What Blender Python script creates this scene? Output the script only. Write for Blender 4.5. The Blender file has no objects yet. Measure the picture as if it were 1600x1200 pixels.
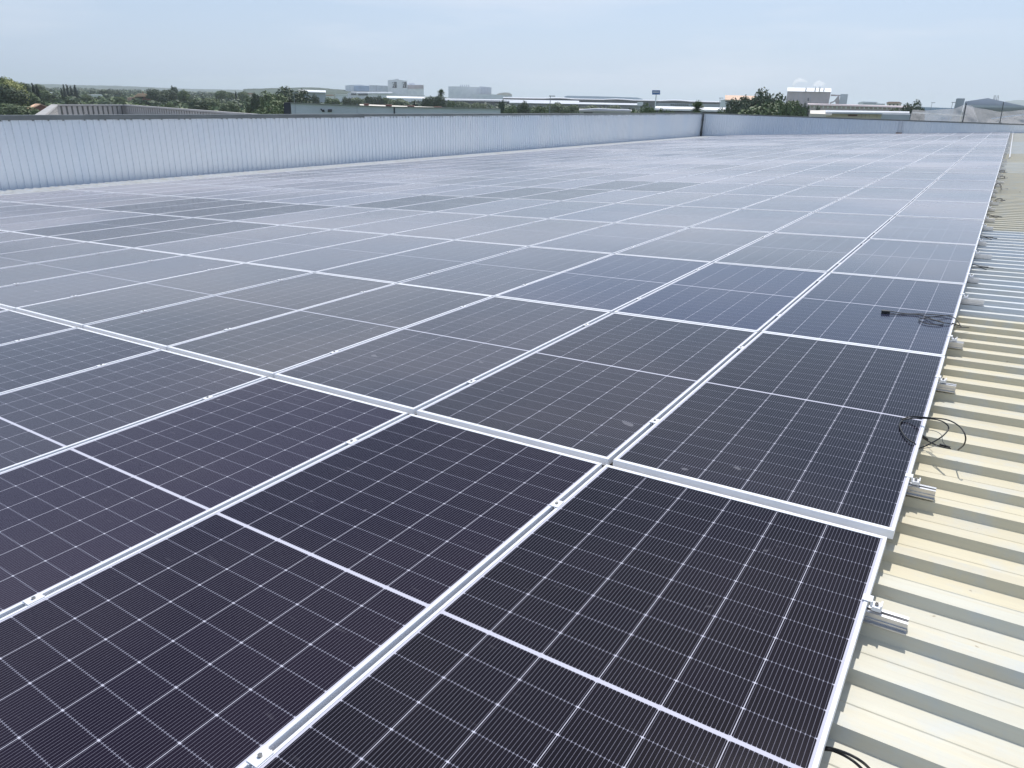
import bpy, math, random
from math import sin, cos, pi, radians, hypot, floor, sqrt
from mathutils import Vector, Matrix
random.seed(7)
SC = bpy.context.scene
COL = SC.collection
# ------------------------------------------------------------------ camera
CF, YAW, PITCH, ROLL = 1108.12, 0.575726, 0.383166, 0.027479     # focal length in pixels of a 1600 px wide frame
CP = Vector((0.0245, -2.6250, 1.4347))
SL = 0.05587                                                     # fall of the roof towards the gutter
_r = Vector((cos(YAW), sin(YAW), 0)); _f = Vector((-sin(YAW)*cos(PITCH), cos(YAW)*cos(PITCH), -sin(PITCH)))
_u = _r.cross(_f)
CR = cos(ROLL)*_r + sin(ROLL)*_u; CU = cos(ROLL)*_u - sin(ROLL)*_r; CW = _f
cam = bpy.data.cameras.new('camera'); camo = bpy.data.objects.new('camera', cam); COL.objects.link(camo)
cam.sensor_width = 36; cam.lens = CF/1600*36; cam.clip_start = 0.05; cam.clip_end = 40000
camo.matrix_world = Matrix(((CR.x, CU.x, -CW.x, CP.x), (CR.y, CU.y, -CW.y, CP.y), (CR.z, CU.z, -CW.z, CP.z), (0, 0, 0, 1)))
SC.camera = camo
SC.render.resolution_x = 1024; SC.render.resolution_y = 768
# ------------------------------------------------------------------ sky, sun, exposure
SUN = Vector((-0.17, 0.69, 1.0)).normalized()
SUN_EL = math.asin(SUN.z); SUN_AZ = math.atan2(SUN.x, SUN.y)
W = bpy.data.worlds.new('World'); SC.world = W; W.use_nodes = True
wn = W.node_tree.nodes; wl = W.node_tree.links
bg = wn['Background']; bg.inputs['Strength'].default_value = 0.135
sky = wn.new('ShaderNodeTexSky'); sky.sky_type = 'NISHITA'; sky.sun_disc = False
sky.sun_elevation = SUN_EL; sky.sun_rotation = SUN_AZ; sky.air_density = 1.0; sky.dust_density = 1.0; sky.ozone_density = 1.0
# faint cirrus: a little white mixed into the sky by direction
tc = wn.new('ShaderNodeTexCoord'); mp = wn.new('ShaderNodeMapping'); mp.inputs['Scale'].default_value = (1.2, 1.2, 9)
nz = wn.new('ShaderNodeTexNoise'); nz.inputs['Scale'].default_value = 2.2; nz.inputs['Detail'].default_value = 6
cr = wn.new('ShaderNodeValToRGB'); cr.color_ramp.elements[0].position = 0.50; cr.color_ramp.elements[0].color = (0, 0, 0, 1)
cr.color_ramp.elements[1].position = 0.82; cr.color_ramp.elements[1].color = (0.6, 0.6, 0.6, 1)
mx = wn.new('ShaderNodeMix'); mx.data_type = 'RGBA'; mx.inputs['B'].default_value = (6.2, 6.5, 7.2, 1)
wl.new(tc.outputs['Generated'], mp.inputs[0]); wl.new(mp.outputs[0], nz.inputs['Vector']); wl.new(nz.outputs[0], cr.inputs[0])
hz = wn.new('ShaderNodeMix'); hz.data_type = 'RGBA'; hz.inputs['B'].default_value = (3.75, 4.7, 6.3, 1)
sxyz = wn.new('ShaderNodeSeparateXYZ'); wl.new(tc.outputs['Generated'], sxyz.inputs[0])      # haze whitens the sky towards the horizon
hr = wn.new('ShaderNodeMapRange'); wl.new(sxyz.outputs[2], hr.inputs['Value'])
for kk, vv in (('From Min', 0.02), ('From Max', 0.75), ('To Min', 0.82), ('To Max', 0.30)): hr.inputs[kk].default_value = vv
wl.new(hr.outputs[0], hz.inputs['Factor'])
wl.new(sky.outputs[0], hz.inputs['A'])
wl.new(cr.outputs[0], mx.inputs['Factor']); wl.new(hz.outputs['Result'], mx.inputs['A']); wl.new(mx.outputs['Result'], bg.inputs['Color'])
sun = bpy.data.lights.new('sun', 'SUN'); sun.energy = 3.35; sun.angle = radians(0.5); sun.color = (1.0, 0.96, 0.9)
suno = bpy.data.objects.new('sun', sun); COL.objects.link(suno); suno.rotation_euler = SUN.to_track_quat('Z', 'Y').to_euler(); suno.location = (0, 0, 60)
SC.view_settings.view_transform = 'Standard'; SC.view_settings.look = 'None'
SC.view_settings.exposure = 0.0; SC.view_settings.gamma = 1.0; SC.view_settings.use_curve_mapping = False
SC.cycles.max_bounces = 10; SC.cycles.volume_bounces = 8

# ------------------------------------------------------------------ placing helpers
def ray(px, py): return CW + CR*((px-800)/CF) - CU*((py-600)/CF)
def P(px, py, D):                      # the point seen at a photo position, D metres away along the ground
    d = ray(px, py); return CP + d*(D/hypot(d.x, d.y))
def PL(px, py, off=0.0):               # the point of the roof plane (lifted by off) seen there
    d = ray(px, py); t = (SL*CP.x+off-CP.z)/(d.z-SL*d.x); return CP + d*t
GZ = -9.5
# ------------------------------------------------------------------ materials
class N:
    def __init__(s, name):
        s.m = bpy.data.materials.new(name); s.m.use_nodes = True
        s.t = s.m.node_tree; s.n = s.t.nodes; s.l = s.t.links; s.b = s.n['Principled BSDF']
    def node(s, k, **kw):
        n = s.n.new(k)
        for a, v in kw.items(): setattr(n, a, v)
        return n
    def link(s, v, sock):
        if isinstance(v, bpy.types.NodeSocket): s.l.new(v, sock)
        else:
            try: sock.default_value = v
            except Exception: sock.default_value = tuple(v)+(1,)
    def M(s, op, a, b=0.0, c=None):
        n = s.node('ShaderNodeMath', operation=op); s.link(a, n.inputs[0])
        if op not in ('ABSOLUTE', 'FRACT', 'FLOOR'): s.link(b, n.inputs[1])
        if c is not None: s.link(c, n.inputs[2])
        return n.outputs[0]
    def mix(s, f, a, b):
        n = s.node('ShaderNodeMix', data_type='RGBA'); s.link(f, n.inputs['Factor'])
        for v, k in ((a, 'A'), (b, 'B')):
            if isinstance(v, bpy.types.NodeSocket): s.l.new(v, n.inputs[k])
            else: n.inputs[k].default_value = tuple(v)[:3]+(1,)
        return n.outputs['Result']
    def noise(s, vec, scale, detail=3, rough=0.5, dim='3D'):
        n = s.node('ShaderNodeTexNoise'); n.inputs['Scale'].default_value = scale; n.inputs['Detail'].default_value = detail
        n.inputs['Roughness'].default_value = rough
        if vec is not None: s.l.new(vec, n.inputs['Vector'])
        return n.outputs[0]
    def coord(s, k='Object', scale=None):
        v = s.node('ShaderNodeTexCoord').outputs[k]
        if scale:
            m = s.node('ShaderNodeMapping'); m.inputs['Scale'].default_value = scale; s.l.new(v, m.inputs[0]); v = m.outputs[0]
        return v
    def ramp(s, f, stops):
        n = s.node('ShaderNodeValToRGB'); s.l.new(f, n.inputs[0]); e = n.color_ramp.elements
        while len(e) < len(stops): e.new(0.5)
        for q, (p_, c) in zip(e, stops):
            q.position = p_; q.color = (c[0], c[1], c[2], 1) if hasattr(c, '__len__') else (c, c, c, 1)
        return n.outputs[0]
    def set(s, **kw):
        for k, v in kw.items():
            k = k.replace('_', ' '); sock = s.b.inputs[k]
            if isinstance(v, bpy.types.NodeSocket): s.l.new(v, sock)
            elif hasattr(v, '__len__'): sock.default_value = tuple(v)[:3]+(1,)
            else: sock.default_value = v
        return s.m
    def bump(s, h, strength, dist=0.01):
        n = s.node('ShaderNodeBump'); n.inputs['Strength'].default_value = strength; n.inputs['Distance'].default_value = dist
        s.l.new(h, n.inputs['Height']); s.l.new(n.outputs[0], s.b.inputs['Normal'])

def plain(name, c, rough=0.6, metal=0.0, var=0.12, scale=3.0, world=False):
    k = N(name); v = k.coord('Object')
    f = k.noise(v, scale, 5, 0.6)
    a = tuple(min(1, x*(1-var)) for x in c); b = tuple(min(1, x*(1+var)) for x in c)
    return k.set(Base_Color=k.mix(k.ramp(f, [(0.3, 0), (0.7, 1)]), a, b), Roughness=rough, Metallic=metal)

def panel_glass(name, island=False):
    k = N(name)
    uv = k.node('ShaderNodeUVMap', uv_map='metres').outputs[0]
    sp = k.node('ShaderNodeSeparateXYZ'); k.l.new(uv, sp.inputs[0]); x, y = sp.outputs[0], sp.outputs[1]
    M = k.M
    cx, cy, hs = 0.183, 0.1063, 0.007
    tri = lambda v, p: M('MULTIPLY', M('ABSOLUTE', M('SUBTRACT', M('FRACT', M('ADD', M('DIVIDE', v, p), 0.5)), 0.5)), p)
    dx = tri(x, cx); ax = M('ABSOLUTE', x); ay = M('ABSOLUTE', y); yy = M('SUBTRACT', ay, hs); dy = tri(yy, cy)
    pw = cx/16; dw = M('MULTIPLY', M('ABSOLUTE', M('SUBTRACT', M('FRACT', M('DIVIDE', x, pw)), 0.5)), pw)
    wire = M('LESS_THAN', dw, 0.00055)
    rowl = M('LESS_THAN', dy, 0.0007)
    coll = M('LESS_THAN', dx, 0.0010)
    node_ = M('LESS_THAN', M('ADD', dx, dy), 0.0048)
    tab = M('MULTIPLY', M('LESS_THAN', dw, 0.0011), M('LESS_THAN', dy, 0.0035))
    edge = M('MAXIMUM', M('GREATER_THAN', ax, 3*cx), M('MAXIMUM', M('GREATER_THAN', ay, hs+11*cy), M('LESS_THAN', yy, 0.0)))
    info = k.node('ShaderNodeObjectInfo')
    # cell to cell shade
    cid = k.node('ShaderNodeCombineXYZ'); k.l.new(M('FLOOR', M('DIVIDE', x, cx)), cid.inputs[0]); k.l.new(M('FLOOR', M('DIVIDE', y, cy)), cid.inputs[1]); k.l.new(info.outputs['Random'], cid.inputs[2])
    wnz = k.node('ShaderNodeTexWhiteNoise', noise_dimensions='3D'); k.l.new(cid.outputs[0], wnz.inputs['Vector'])
    cell = k.mix(wnz.outputs[0], (0.0015, 0.0015, 0.0055), (0.0032, 0.0028, 0.0085))
    tint = k.node('ShaderNodeMix', data_type='RGBA', blend_type='ADD'); tint.inputs['Factor'].default_value = 1
    k.l.new(cell, tint.inputs['A']); k.l.new(info.outputs['Color'], tint.inputs['B'])
    c = k.mix(wire, tint.outputs['Result'], (0.18, 0.175, 0.22))
    c = k.mix(rowl, c, (0.15, 0.15, 0.195)); c = k.mix(tab, c, (0.34, 0.34, 0.41))
    lines = M('MAXIMUM', M('MAXIMUM', coll, node_), edge)
    gl0 = info.outputs['Alpha']
    # dust film and a few droppings and rubbed streaks
    wv = k.node('ShaderNodeNewGeometry').outputs['Position']
    d1 = k.ramp(k.noise(wv, 0.9, 5, 0.65), [(0.35, 0.0), (0.75, 0.006)])
    d2 = k.ramp(k.noise(wv, 7.5, 2, 0.5), [(0.755, 0.0), (0.775, 0.25)])
    mv = k.node('ShaderNodeMapping'); mv.inputs['Scale'].default_value = (3.0, 16.0, 1); mv.inputs['Rotation'].default_value = (0, 0, 0.6); k.l.new(wv, mv.inputs[0])
    d3 = k.ramp(k.noise(mv.outputs[0], 2.4, 2, 0.5), [(0.70, 0.0), (0.80, 0.07)])
    dust_glare = M('ADD', M('ADD', d1, 0.002), M('MAXIMUM', d2, d3))
    # paler towards grazing angles: dust film plus sun and sky glare painted in
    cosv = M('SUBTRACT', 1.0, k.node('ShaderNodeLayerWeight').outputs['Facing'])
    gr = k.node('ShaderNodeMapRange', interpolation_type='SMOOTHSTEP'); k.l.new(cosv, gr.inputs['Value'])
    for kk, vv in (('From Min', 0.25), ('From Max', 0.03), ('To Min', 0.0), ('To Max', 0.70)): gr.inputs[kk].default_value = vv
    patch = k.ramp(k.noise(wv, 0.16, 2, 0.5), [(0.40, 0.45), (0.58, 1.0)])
    dust_glare = M('MINIMUM', M('ADD', dust_glare, M('MULTIPLY', M('MULTIPLY', gr.outputs[0], patch), M('MINIMUM', M('MULTIPLY', info.outputs['Alpha'], 2.0), 1.1))), 0.9)
    c = k.mix(dust_glare, c, (0.465, 0.455, 0.495))
    warm_glare = k.ramp(k.noise(wv, 0.33, 3, 0.55), [(0.44, 0), (0.62, 0.20)])  # soft warm patches of reflected glare painted into the base colour
    c = k.mix(M('MULTIPLY', warm_glare, M('MULTIPLY', gl0, 1.4)), c, (0.40, 0.33, 0.29))
    ends = M('GREATER_THAN', ay, hs+11*cy)
    keep = M('MAXIMUM', M('MULTIPLY', ends, 1.0), M('MAXIMUM', M('SUBTRACT', 0.95, M('MULTIPLY', dust_glare, 1.5)), 0.0))
    c = k.mix(M('MULTIPLY', lines, keep), c, (0.64, 0.63, 0.71))
    gl = info.outputs['Alpha']
    if island:
        gl = M('MULTIPLY', gl, M('ADD', M('MULTIPLY', k.node('ShaderNodeNewGeometry').outputs['Random Per Island'], 0.9), 0.45))
    rgh = M('ADD', k.ramp(k.noise(wv, 1.3, 3, 0.6), [(0.3, 0.09), (0.7, 0.14)]), M('MULTIPLY', dust_glare, 0.25))
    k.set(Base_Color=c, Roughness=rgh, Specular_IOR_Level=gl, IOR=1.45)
    g = k.noise(uv, 420, 2, 0.6); k.bump(g, 0.05, 0.004)
    return k.m

MAT = {}
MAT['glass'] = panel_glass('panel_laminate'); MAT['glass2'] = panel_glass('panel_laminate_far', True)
MAT['alu'] = plain('anodised_aluminium', (0.89, 0.89, 0.91), 0.45, 0.0, 0.05, 9)
MAT['alu2'] = plain('mill_aluminium', (0.62, 0.62, 0.63), 0.35, 0.7, 0.08, 20)
MAT['steel'] = plain('bolt_steel', (0.32, 0.31, 0.29), 0.35, 0.9, 0.2, 60)
MAT['black'] = plain('cable_rubber', (0.012, 0.012, 0.013), 0.5, 0, 0.2, 40)
MAT['greycable'] = plain('grey_cable', (0.16, 0.16, 0.165), 0.55, 0, 0.2, 40)
MAT['white_pipe'] = plain('white_plastic', (0.62, 0.63, 0.65), 0.5, 0, 0.05, 4)

def roof_sheet():
    k = N('roof_sheet'); v = k.coord('Object')
    at = k.node('ShaderNodeAttribute', attribute_name='sheet').outputs['Color']
    st = k.coord('Object', (0.5, 9, 9))
    n1 = k.noise(st, 2.2, 6, 0.65); n2 = k.noise(v, 5.5, 6, 0.65); n3 = k.noise(v, 24, 2, 0.5)
    sheet = k.mix(k.ramp(n1, [(0.42, 0), (0.68, 0.6)]), at, (0.70, 0.62, 0.45))
    blot = k.mix(k.ramp(n2, [(0.50, 0), (0.70, 0.5)]), sheet, (0.56, 0.62, 0.65))
    spec = k.mix(k.ramp(n3, [(0.745, 0), (0.78, 0.75)]), blot, (0.30, 0.22, 0.13))
    grime = k.ramp(k.noise(st, 0.9, 6, 0.75), [(0.40, 0), (0.72, 0.4)])
    c = k.mix(grime, spec, (0.47, 0.43, 0.33))
    rust = k.ramp(k.noise(k.coord('Object', (1.2, 14, 14)), 3.1, 4, 0.7), [(0.64, 0), (0.76, 0.4)])
    c = k.mix(rust, c, (0.52, 0.36, 0.18))
    k.bump(k.noise(v, 3.5, 4, 0.6), 0.12, 0.02)
    return k.set(Base_Color=c, Roughness=0.5, Specular_IOR_Level=0.4)
MAT['roof'] = roof_sheet()

def wall_sheet():
    k = N('parapet_sheet'); v = k.coord('Object')
    n1 = k.noise(k.coord('Object', (0.35, 0.35, 0.12)), 1.0, 4, 0.6); n2 = k.noise(k.coord('Object', (6, 6, 0.5)), 2, 4, 0.6)
    c = k.mix(k.ramp(n1, [(0.35, 0), (0.65, 1)]), (0.71, 0.77, 0.84), (0.78, 0.81, 0.85))
    c = k.mix(k.ramp(n2, [(0.52, 0), (0.78, 0.4)]), c, (0.62, 0.66, 0.70))
    k.bump(k.noise(v, 2.0, 3, 0.5), 0.15, 0.02)
    return k.set(Base_Color=c, Roughness=0.38, Metallic=0.25)
MAT['wall'] = wall_sheet()
MAT['coping'] = plain('grey_coping', (0.17, 0.185, 0.185), 0.5, 0.2, 0.15, 1.2)
MAT['pipe'] = plain('dark_pipe', (0.09, 0.10, 0.10), 0.45, 0.3, 0.3, 3)
MAT['rust'] = plain('rusty_metal', (0.20, 0.10, 0.055), 0.75, 0.1, 0.4, 8)
for nm, c in dict(white=(0.90, 0.90, 0.90), cream=(0.82, 0.74, 0.63), pink=(0.62, 0.52, 0.52), grey=(0.46, 0.49, 0.54), pale=(0.92, 0.93, 0.95), dark=(0.09, 0.10, 0.12),
                  blueg=(0.50, 0.60, 0.75), terra=(0.56, 0.34, 0.26), brick=(0.30, 0.13, 0.09), beige=(0.46, 0.44, 0.42), navy=(0.03, 0.035, 0.055), orange=(0.72, 0.46, 0.30), sign=(0.03, 0.14, 0.45),
                  window=(0.05, 0.06, 0.075), lamp=(0.30, 0.32, 0.33), redmet=(0.20, 0.09, 0.07), lightgrey=(0.62, 0.65, 0.70)).items():
    MAT[nm] = plain('paint_'+nm, c, 0.65, 0, 0.10, 0.15)
MAT['ink'] = plain('black_lettering', (0.015, 0.016, 0.02), 0.5, 0, 0.1, 1)

def leaf(name, a, b, c2):
    k = N(name); g = k.node('ShaderNodeNewGeometry').outputs['Random Per Island']
    f = k.noise(k.coord('Object'), 2.2, 2)
    c = k.mix(g, a, b); c = k.mix(k.ramp(f, [(0.45, 0), (0.62, 0.8)]), c, c2)
    return k.set(Base_Color=c, Roughness=0.6, Specular_IOR_Level=0.25)
MAT['leaf_dark'] = leaf('foliage_dark', (0.05, 0.075, 0.042), (0.115, 0.15, 0.08), (0.075, 0.105, 0.058))
MAT['leaf_mid'] = leaf('foliage_mid', (0.085, 0.125, 0.05), (0.17, 0.225, 0.09), (0.12, 0.165, 0.07))
MAT['leaf_olive'] = leaf('foliage_olive', (0.11, 0.15, 0.075), (0.23, 0.27, 0.14), (0.14, 0.19, 0.10))
MAT['leaf_yellow'] = leaf('foliage_blossom', (0.30, 0.32, 0.10), (0.55, 0.55, 0.24), (0.12, 0.18, 0.05))
MAT['leaf_cyp'] = leaf('foliage_cypress', (0.012, 0.026, 0.016), (0.03, 0.05, 0.026), (0.02, 0.035, 0.02))
MAT['bark'] = plain('bark', (0.10, 0.075, 0.055), 0.85, 0, 0.3, 2)

# ------------------------------------------------------------------ mesh helpers
class MB:
    def __init__(s): s.v = []; s.f = []; s.mi = []
    def quad(s, a, b, c, d, mi=0):
        n = len(s.v); s.v += [tuple(a), tuple(b), tuple(c), tuple(d)]; s.f.append((n, n+1, n+2, n+3)); s.mi.append(mi)
    def box(s, x0, y0, z0, x1, y1, z1, sx=0.0, mi=0):     # sx: slope, z rises by sx per metre of x
        n = len(s.v)
        for z in (z0, z1):
            for x, y in ((x0, y0), (x1, y0), (x1, y1), (x0, y1)): s.v.append((x, y, z+sx*x))
        for q in ((0, 3, 2, 1), (4, 5, 6, 7), (0, 1, 5, 4), (1, 2, 6, 5), (2, 3, 7, 6), (3, 0, 4, 7)):
            s.f.append(tuple(n+i for i in q)); s.mi.append(mi)
    def obox(s, c, ux, uy, hx, hy, z0, z1, mi=0):        # box with horizontal axes ux, uy
        n = len(s.v)
        for z in (z0, z1):
            for a, b in ((-1, -1), (1, -1), (1, 1), (-1, 1)):
                p = Vector(c)+ux*(a*hx)+uy*(b*hy); s.v.append((p.x, p.y, z))
        for q in ((0, 3, 2, 1), (4, 5, 6, 7), (0, 1, 5, 4), (1, 2, 6, 5), (2, 3, 7, 6), (3, 0, 4, 7)):
            s.f.append(tuple(n+i for i in q)); s.mi.append(mi)
    def prism(s, front, back, mi=0):                      # closed solid between two matching outlines
        n = len(s.v); m = len(front); s.v += [tuple(p) for p in front]+[tuple(p) for p in back]
        s.f.append(tuple(range(n, n+m))); s.f.append(tuple(range(n+2*m-1, n+m-1, -1))); s.mi += [mi, mi]
        for i in range(m):
            j = (i+1) % m; s.f.append((n+j, n+i, n+m+i, n+m+j)); s.mi.append(mi)
    def tube(s, pts, rad, seg=8, mi=0):
        pts = [Vector(p) for p in pts]; n0 = len(s.v)
        for i, p in enumerate(pts):
            t = (pts[min(i+1, len(pts)-1)]-pts[max(i-1, 0)]).normalized()
            a = t.cross(Vector((0, 0, 1)) if abs(t.z) < 0.9 else Vector((1, 0, 0))).normalized(); b = t.cross(a)
            r = rad[i] if isinstance(rad, (list, tuple)) else rad
            for k in range(seg):
                q = p+a*(r*cos(2*pi*k/seg))+b*(r*sin(2*pi*k/seg)); s.v.append(tuple(q))
        for i in range(len(pts)-1):
            for k in range(seg):
                a0 = n0+i*seg+k; a1 = n0+i*seg+(k+1) % seg; s.f.append((a0, a1, a1+seg, a0+seg)); s.mi.append(mi)
        s.f.append(tuple(range(n0+seg-1, n0-1, -1))); e = n0+(len(pts)-1)*seg; s.f.append(tuple(range(e, e+seg))); s.mi += [mi, mi]
    def mesh(s, name, mats, smooth=False):
        me = bpy.data.meshes.new(name); me.from_pydata(s.v, [], s.f)
        for m in (mats if isinstance(mats, (list, tuple)) else [mats]): me.materials.append(m)
        me.polygons.foreach_set('material_index', s.mi)
        if smooth: me.polygons.foreach_set('use_smooth', [True]*len(me.polygons))
        me.update(); return me
    def build(s, name, mats, parent=None, smooth=False):
        return link(name, s.mesh(name, mats, smooth), parent)
def link(name, me, parent=None, loc=None):
    o = bpy.data.objects.new(name, me); COL.objects.link(o)
    if parent is not None: o.parent = parent
    if loc is not None: o.location = loc
    return o
def tag(o, label=None, cat=None, group=None, kind=None):
    if label: o['label'] = label
    if cat: o['category'] = cat
    if group: o['group'] = group
    if kind: o['kind'] = kind
    return o
def empty(name, loc, label, cat, group=None, rot=None):
    o = bpy.data.objects.new(name, None); COL.objects.link(o); o.location = loc; o.empty_display_size = 0.2
    if rot: o.rotation_euler = rot
    return tag(o, label, cat, group)
def rel(o, mb):                                           # shift a world-space mesh so that it can sit under o
    l = o.location; mb.v = [(x-l[0], y-l[1], z-l[2]) for x, y, z in mb.v]; return mb
ORD = ['first', 'second', 'third', 'fourth', 'fifth', 'sixth', 'seventh', 'eighth', 'ninth', 'tenth', 'eleventh', 'twelfth', 'thirteenth', 'fourteenth', 'fifteenth', 'sixteenth',
       'seventeenth', 'eighteenth', 'nineteenth', 'twentieth', 'twenty-first', 'twenty-second', 'twenty-third', 'twenty-fourth', 'twenty-fifth', 'twenty-sixth', 'twenty-seventh', 'twenty-eighth', 'twenty-ninth']

# ------------------------------------------------------------------ our own building: roof sheeting, parapets
XW, YE, ZT, XR = -24.3, 66.2, 0.60, 6.0
RIBH, PIT, RPH = 0.036, 0.24, -0.448                     # rib height, pitch, phase (centre of one rib)
ZRIB = -0.0835
def sheet_col(y):
    r = random.Random(int(floor((y+40)/0.96)))
    j = 1+(r.random()-0.5)*0.05
    if y < -0.1: c = (0.69, 0.665, 0.545)
    elif y < 4.05: c = (0.72, 0.65, 0.46)
    elif y < 9.2: c = (0.66, 0.70, 0.73)
    elif y < 21: c = (0.68, 0.63, 0.49)
    elif y < 26: c = (0.77, 0.76, 0.68)
    elif y < 32: c = (0.74, 0.69, 0.54)
    elif y < 46: c = (0.76, 0.78, 0.76)
    else: c = (0.77, 0.74, 0.65)
    return tuple(x*j for x in c)
mb = MB(); cols = []
x0, x1 = -23.92, XR
prof = []                                                 # (y, z) of the trapezoidal sheet
k0 = int((-6-RPH)/PIT); k1 = int((YE-RPH)/PIT)
for k in range(k0, k1+1):
    c = RPH+k*PIT; tw, run = 0.026, 0.02
    prof += [(c-tw-run, ZRIB-RIBH), (c-tw, ZRIB), (c+tw, ZRIB), (c+tw+run, ZRIB-RIBH), (c+0.105, ZRIB-RIBH), (c+0.109, ZRIB-RIBH+0.0022), (c+0.113, ZRIB-RIBH)]
for xx in (x0, -12.0, 0.0, x1):
    for y, z in prof: mb.v.append((xx, y, z+SL*xx))
n = len(prof)
for i in range(3):
    for j in range(n-1):
        mb.f.append((i*n+j, (i+1)*n+j, (i+1)*n+j+1, i*n+j+1)); mb.mi.append(0); cols.append(sheet_col((prof[j][0]+prof[j+1][0])/2) if i else (0.93, 0.93, 0.93))
me = mb.mesh('sheeting', MAT['roof'])
ca = me.color_attributes.new('sheet', 'FLOAT_COLOR', 'CORNER')
for p_, c in zip(me.polygons, cols):
    for li in p_.loop_indices: ca.data[li].color = (c[0], c[1], c[2], 1)
wh = empty('warehouse_roof', (0, 0, 0), 'cream and white ribbed metal roof carrying the solar panels', 'roof')
link('sheeting', me, wh)
mb = MB()                                                 # gutter between roof edge and parapet
mb.box(XW+0.02, -6, -1.78, -23.9, YE-0.05, -1.76); mb.box(-23.9, -6, -1.78, -23.88, YE-0.05, -1.47)
mb.build('gutter', MAT['lightgrey'], wh)
mb = MB(); mb.box(XW-0.2, -6, GZ, XR, YE+0.2, -2.1); mb.build('wall', MAT['lightgrey'], wh)

def ribbed_wall(p0, p1, z0, z1, nrm, pitch=0.215, dep=0.038, zslope=None, seed=0):
    mb = MB(); L = (p1-p0).length; u = (p1-p0)/L; k = 0; pr = []
    while k*pitch < L:
        a = k*pitch; pr += [(a, 0), (a+pitch*0.5, 0.006), (a+pitch-0.046, 0), (a+pitch-0.040, dep), (a+pitch-0.010, dep)]; k += 1
    pr = [q for q in pr if q[0] <= L]+[(L, 0)]
    for q, d in pr:
        p_ = p0+u*q+nrm*d; zb = z0 if zslope is None else zslope(p_)
        mb.v.append((p_.x, p_.y, zb)); mb.v.append((p_.x, p_.y, z1))
    for i in range(len(pr)-1):
        mb.f.append((2*i, 2*i+2, 2*i+3, 2*i+1)); mb.mi.append(0)
    return mb
# left parapet
lp = empty('parapet_wall', (XW, 0, -1.75), 'long pale blue ribbed parapet along the left of the solar array', 'parapet')
ribbed_wall(Vector((XW, -8, 0)), Vector((XW, YE, 0)), -1.77, ZT-0.10, Vector((1, 0, 0))).build('cladding', MAT['wall'], lp).location = (-XW, 0, 1.75)
mb = MB(); mb.box(XW-0.22, -8, -2.1, XW-0.10, YE+0.2, ZT-0.04); mb.build('backing', MAT['lightgrey'], lp).location = (-XW, 0, 1.75)
mb = MB(); y = -8.0; t = 0
while y < YE:
    e = min(y+5.95, YE+0.08); hgt = 0.135 if y < 17 else 0.10
    mb.box(XW-0.26, y, ZT-hgt, XW+0.045, e, ZT+(0.004 if t % 2 else 0.0)); mb.box(XW-0.262, e, ZT-hgt-0.01, XW+0.05, e+0.05, ZT+0.008)
    y = e+0.05; t += 1
mb.build('coping', MAT['coping'], lp).location = (-XW, 0, 1.75)
mb = MB(); r = random.Random(3); y = -7.9
while y < YE-0.3:
    if r.random() < 0.55: mb.box(XW+0.03, y, ZT-0.165, XW+0.05, y+0.035, ZT-0.13)
    y += 0.215
mb.build('fixing', MAT['coping'], lp).location = (-XW, 0, 1.75)
# end parapet
ep = empty('parapet_wall', (0, YE, -1.0), 'pale grey ribbed parapet closing the far end of the roof, right of the corner', 'parapet')
ribbed_wall(Vector((XW+0.03, YE, 0)), Vector((XR+3, YE, 0)), 0, ZT-0.07, Vector((0, -1, 0)), zslope=lambda p_: SL*p_.x-0.3).build('cladding', MAT['wall'], ep).location = (0, -YE, 1.0)
mb = MB(); mb.box(XW+0.05, YE+0.10, -2.1, XR+3, YE+0.22, ZT-0.04); mb.build('backing', MAT['lightgrey'], ep).location = (0, -YE, 1.0)
mb = MB(); x = XW+0.05; t = 0
while x < XR+3:
    e = min(x+5.95, XR+3); mb.box(x, YE-0.045, ZT-0.085, e, YE+0.26, ZT+(0.004 if t % 2 else 0)); mb.box(e, YE-0.05, ZT-0.09, e+0.04, YE+0.262, ZT+0.008); x = e+0.04; t += 1
mb.build('coping', MAT['coping'], ep).location = (0, -YE, 1.0)
# base flashing along the end wall
mb = MB(); mb.box(XW+0.4, YE-0.09, -0.13, XR, YE-0.035, -0.02, SL); mb.build('flashing', MAT['lightgrey'], ep).location = (0, -YE, 1.0)

# downpipe in the corner
dp = empty('downpipe', (XW+0.16, YE-0.16, -1.6), 'dark round downpipe standing in the corner of the two parapets', 'downpipe')
mb = MB(); mb.tube([(0, 0, 0), (0, 0, 2.17)], 0.075, 12); mb.build('pipe', MAT['pipe'], dp, True)
for z in (0.45, 1.55):
    mb = MB(); mb.tube([(0, 0, z), (0, 0, z+0.09)], 0.105, 12); mb.build('bracket', MAT['pipe'], dp, True)
# expansion post in end wall
px_ = PL(1415, 206, -0.1).x*0.93
pt_ = empty('downpipe', (px_, YE-0.12, SL*px_-0.12), 'pale square downpipe with rusty foot on the far parapet', 'downpipe')
mb = MB(); mb.box(-0.10, -0.05, 0, 0.10, 0.07, ZT-0.08-(SL*px_-0.12)); mb.build('pipe', MAT['lightgrey'], pt_)
mb = MB(); mb.box(-0.2, -0.14, 0.0, 0.24, -0.055, 0.17); mb.build('foot', MAT['rust'], pt_)

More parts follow.
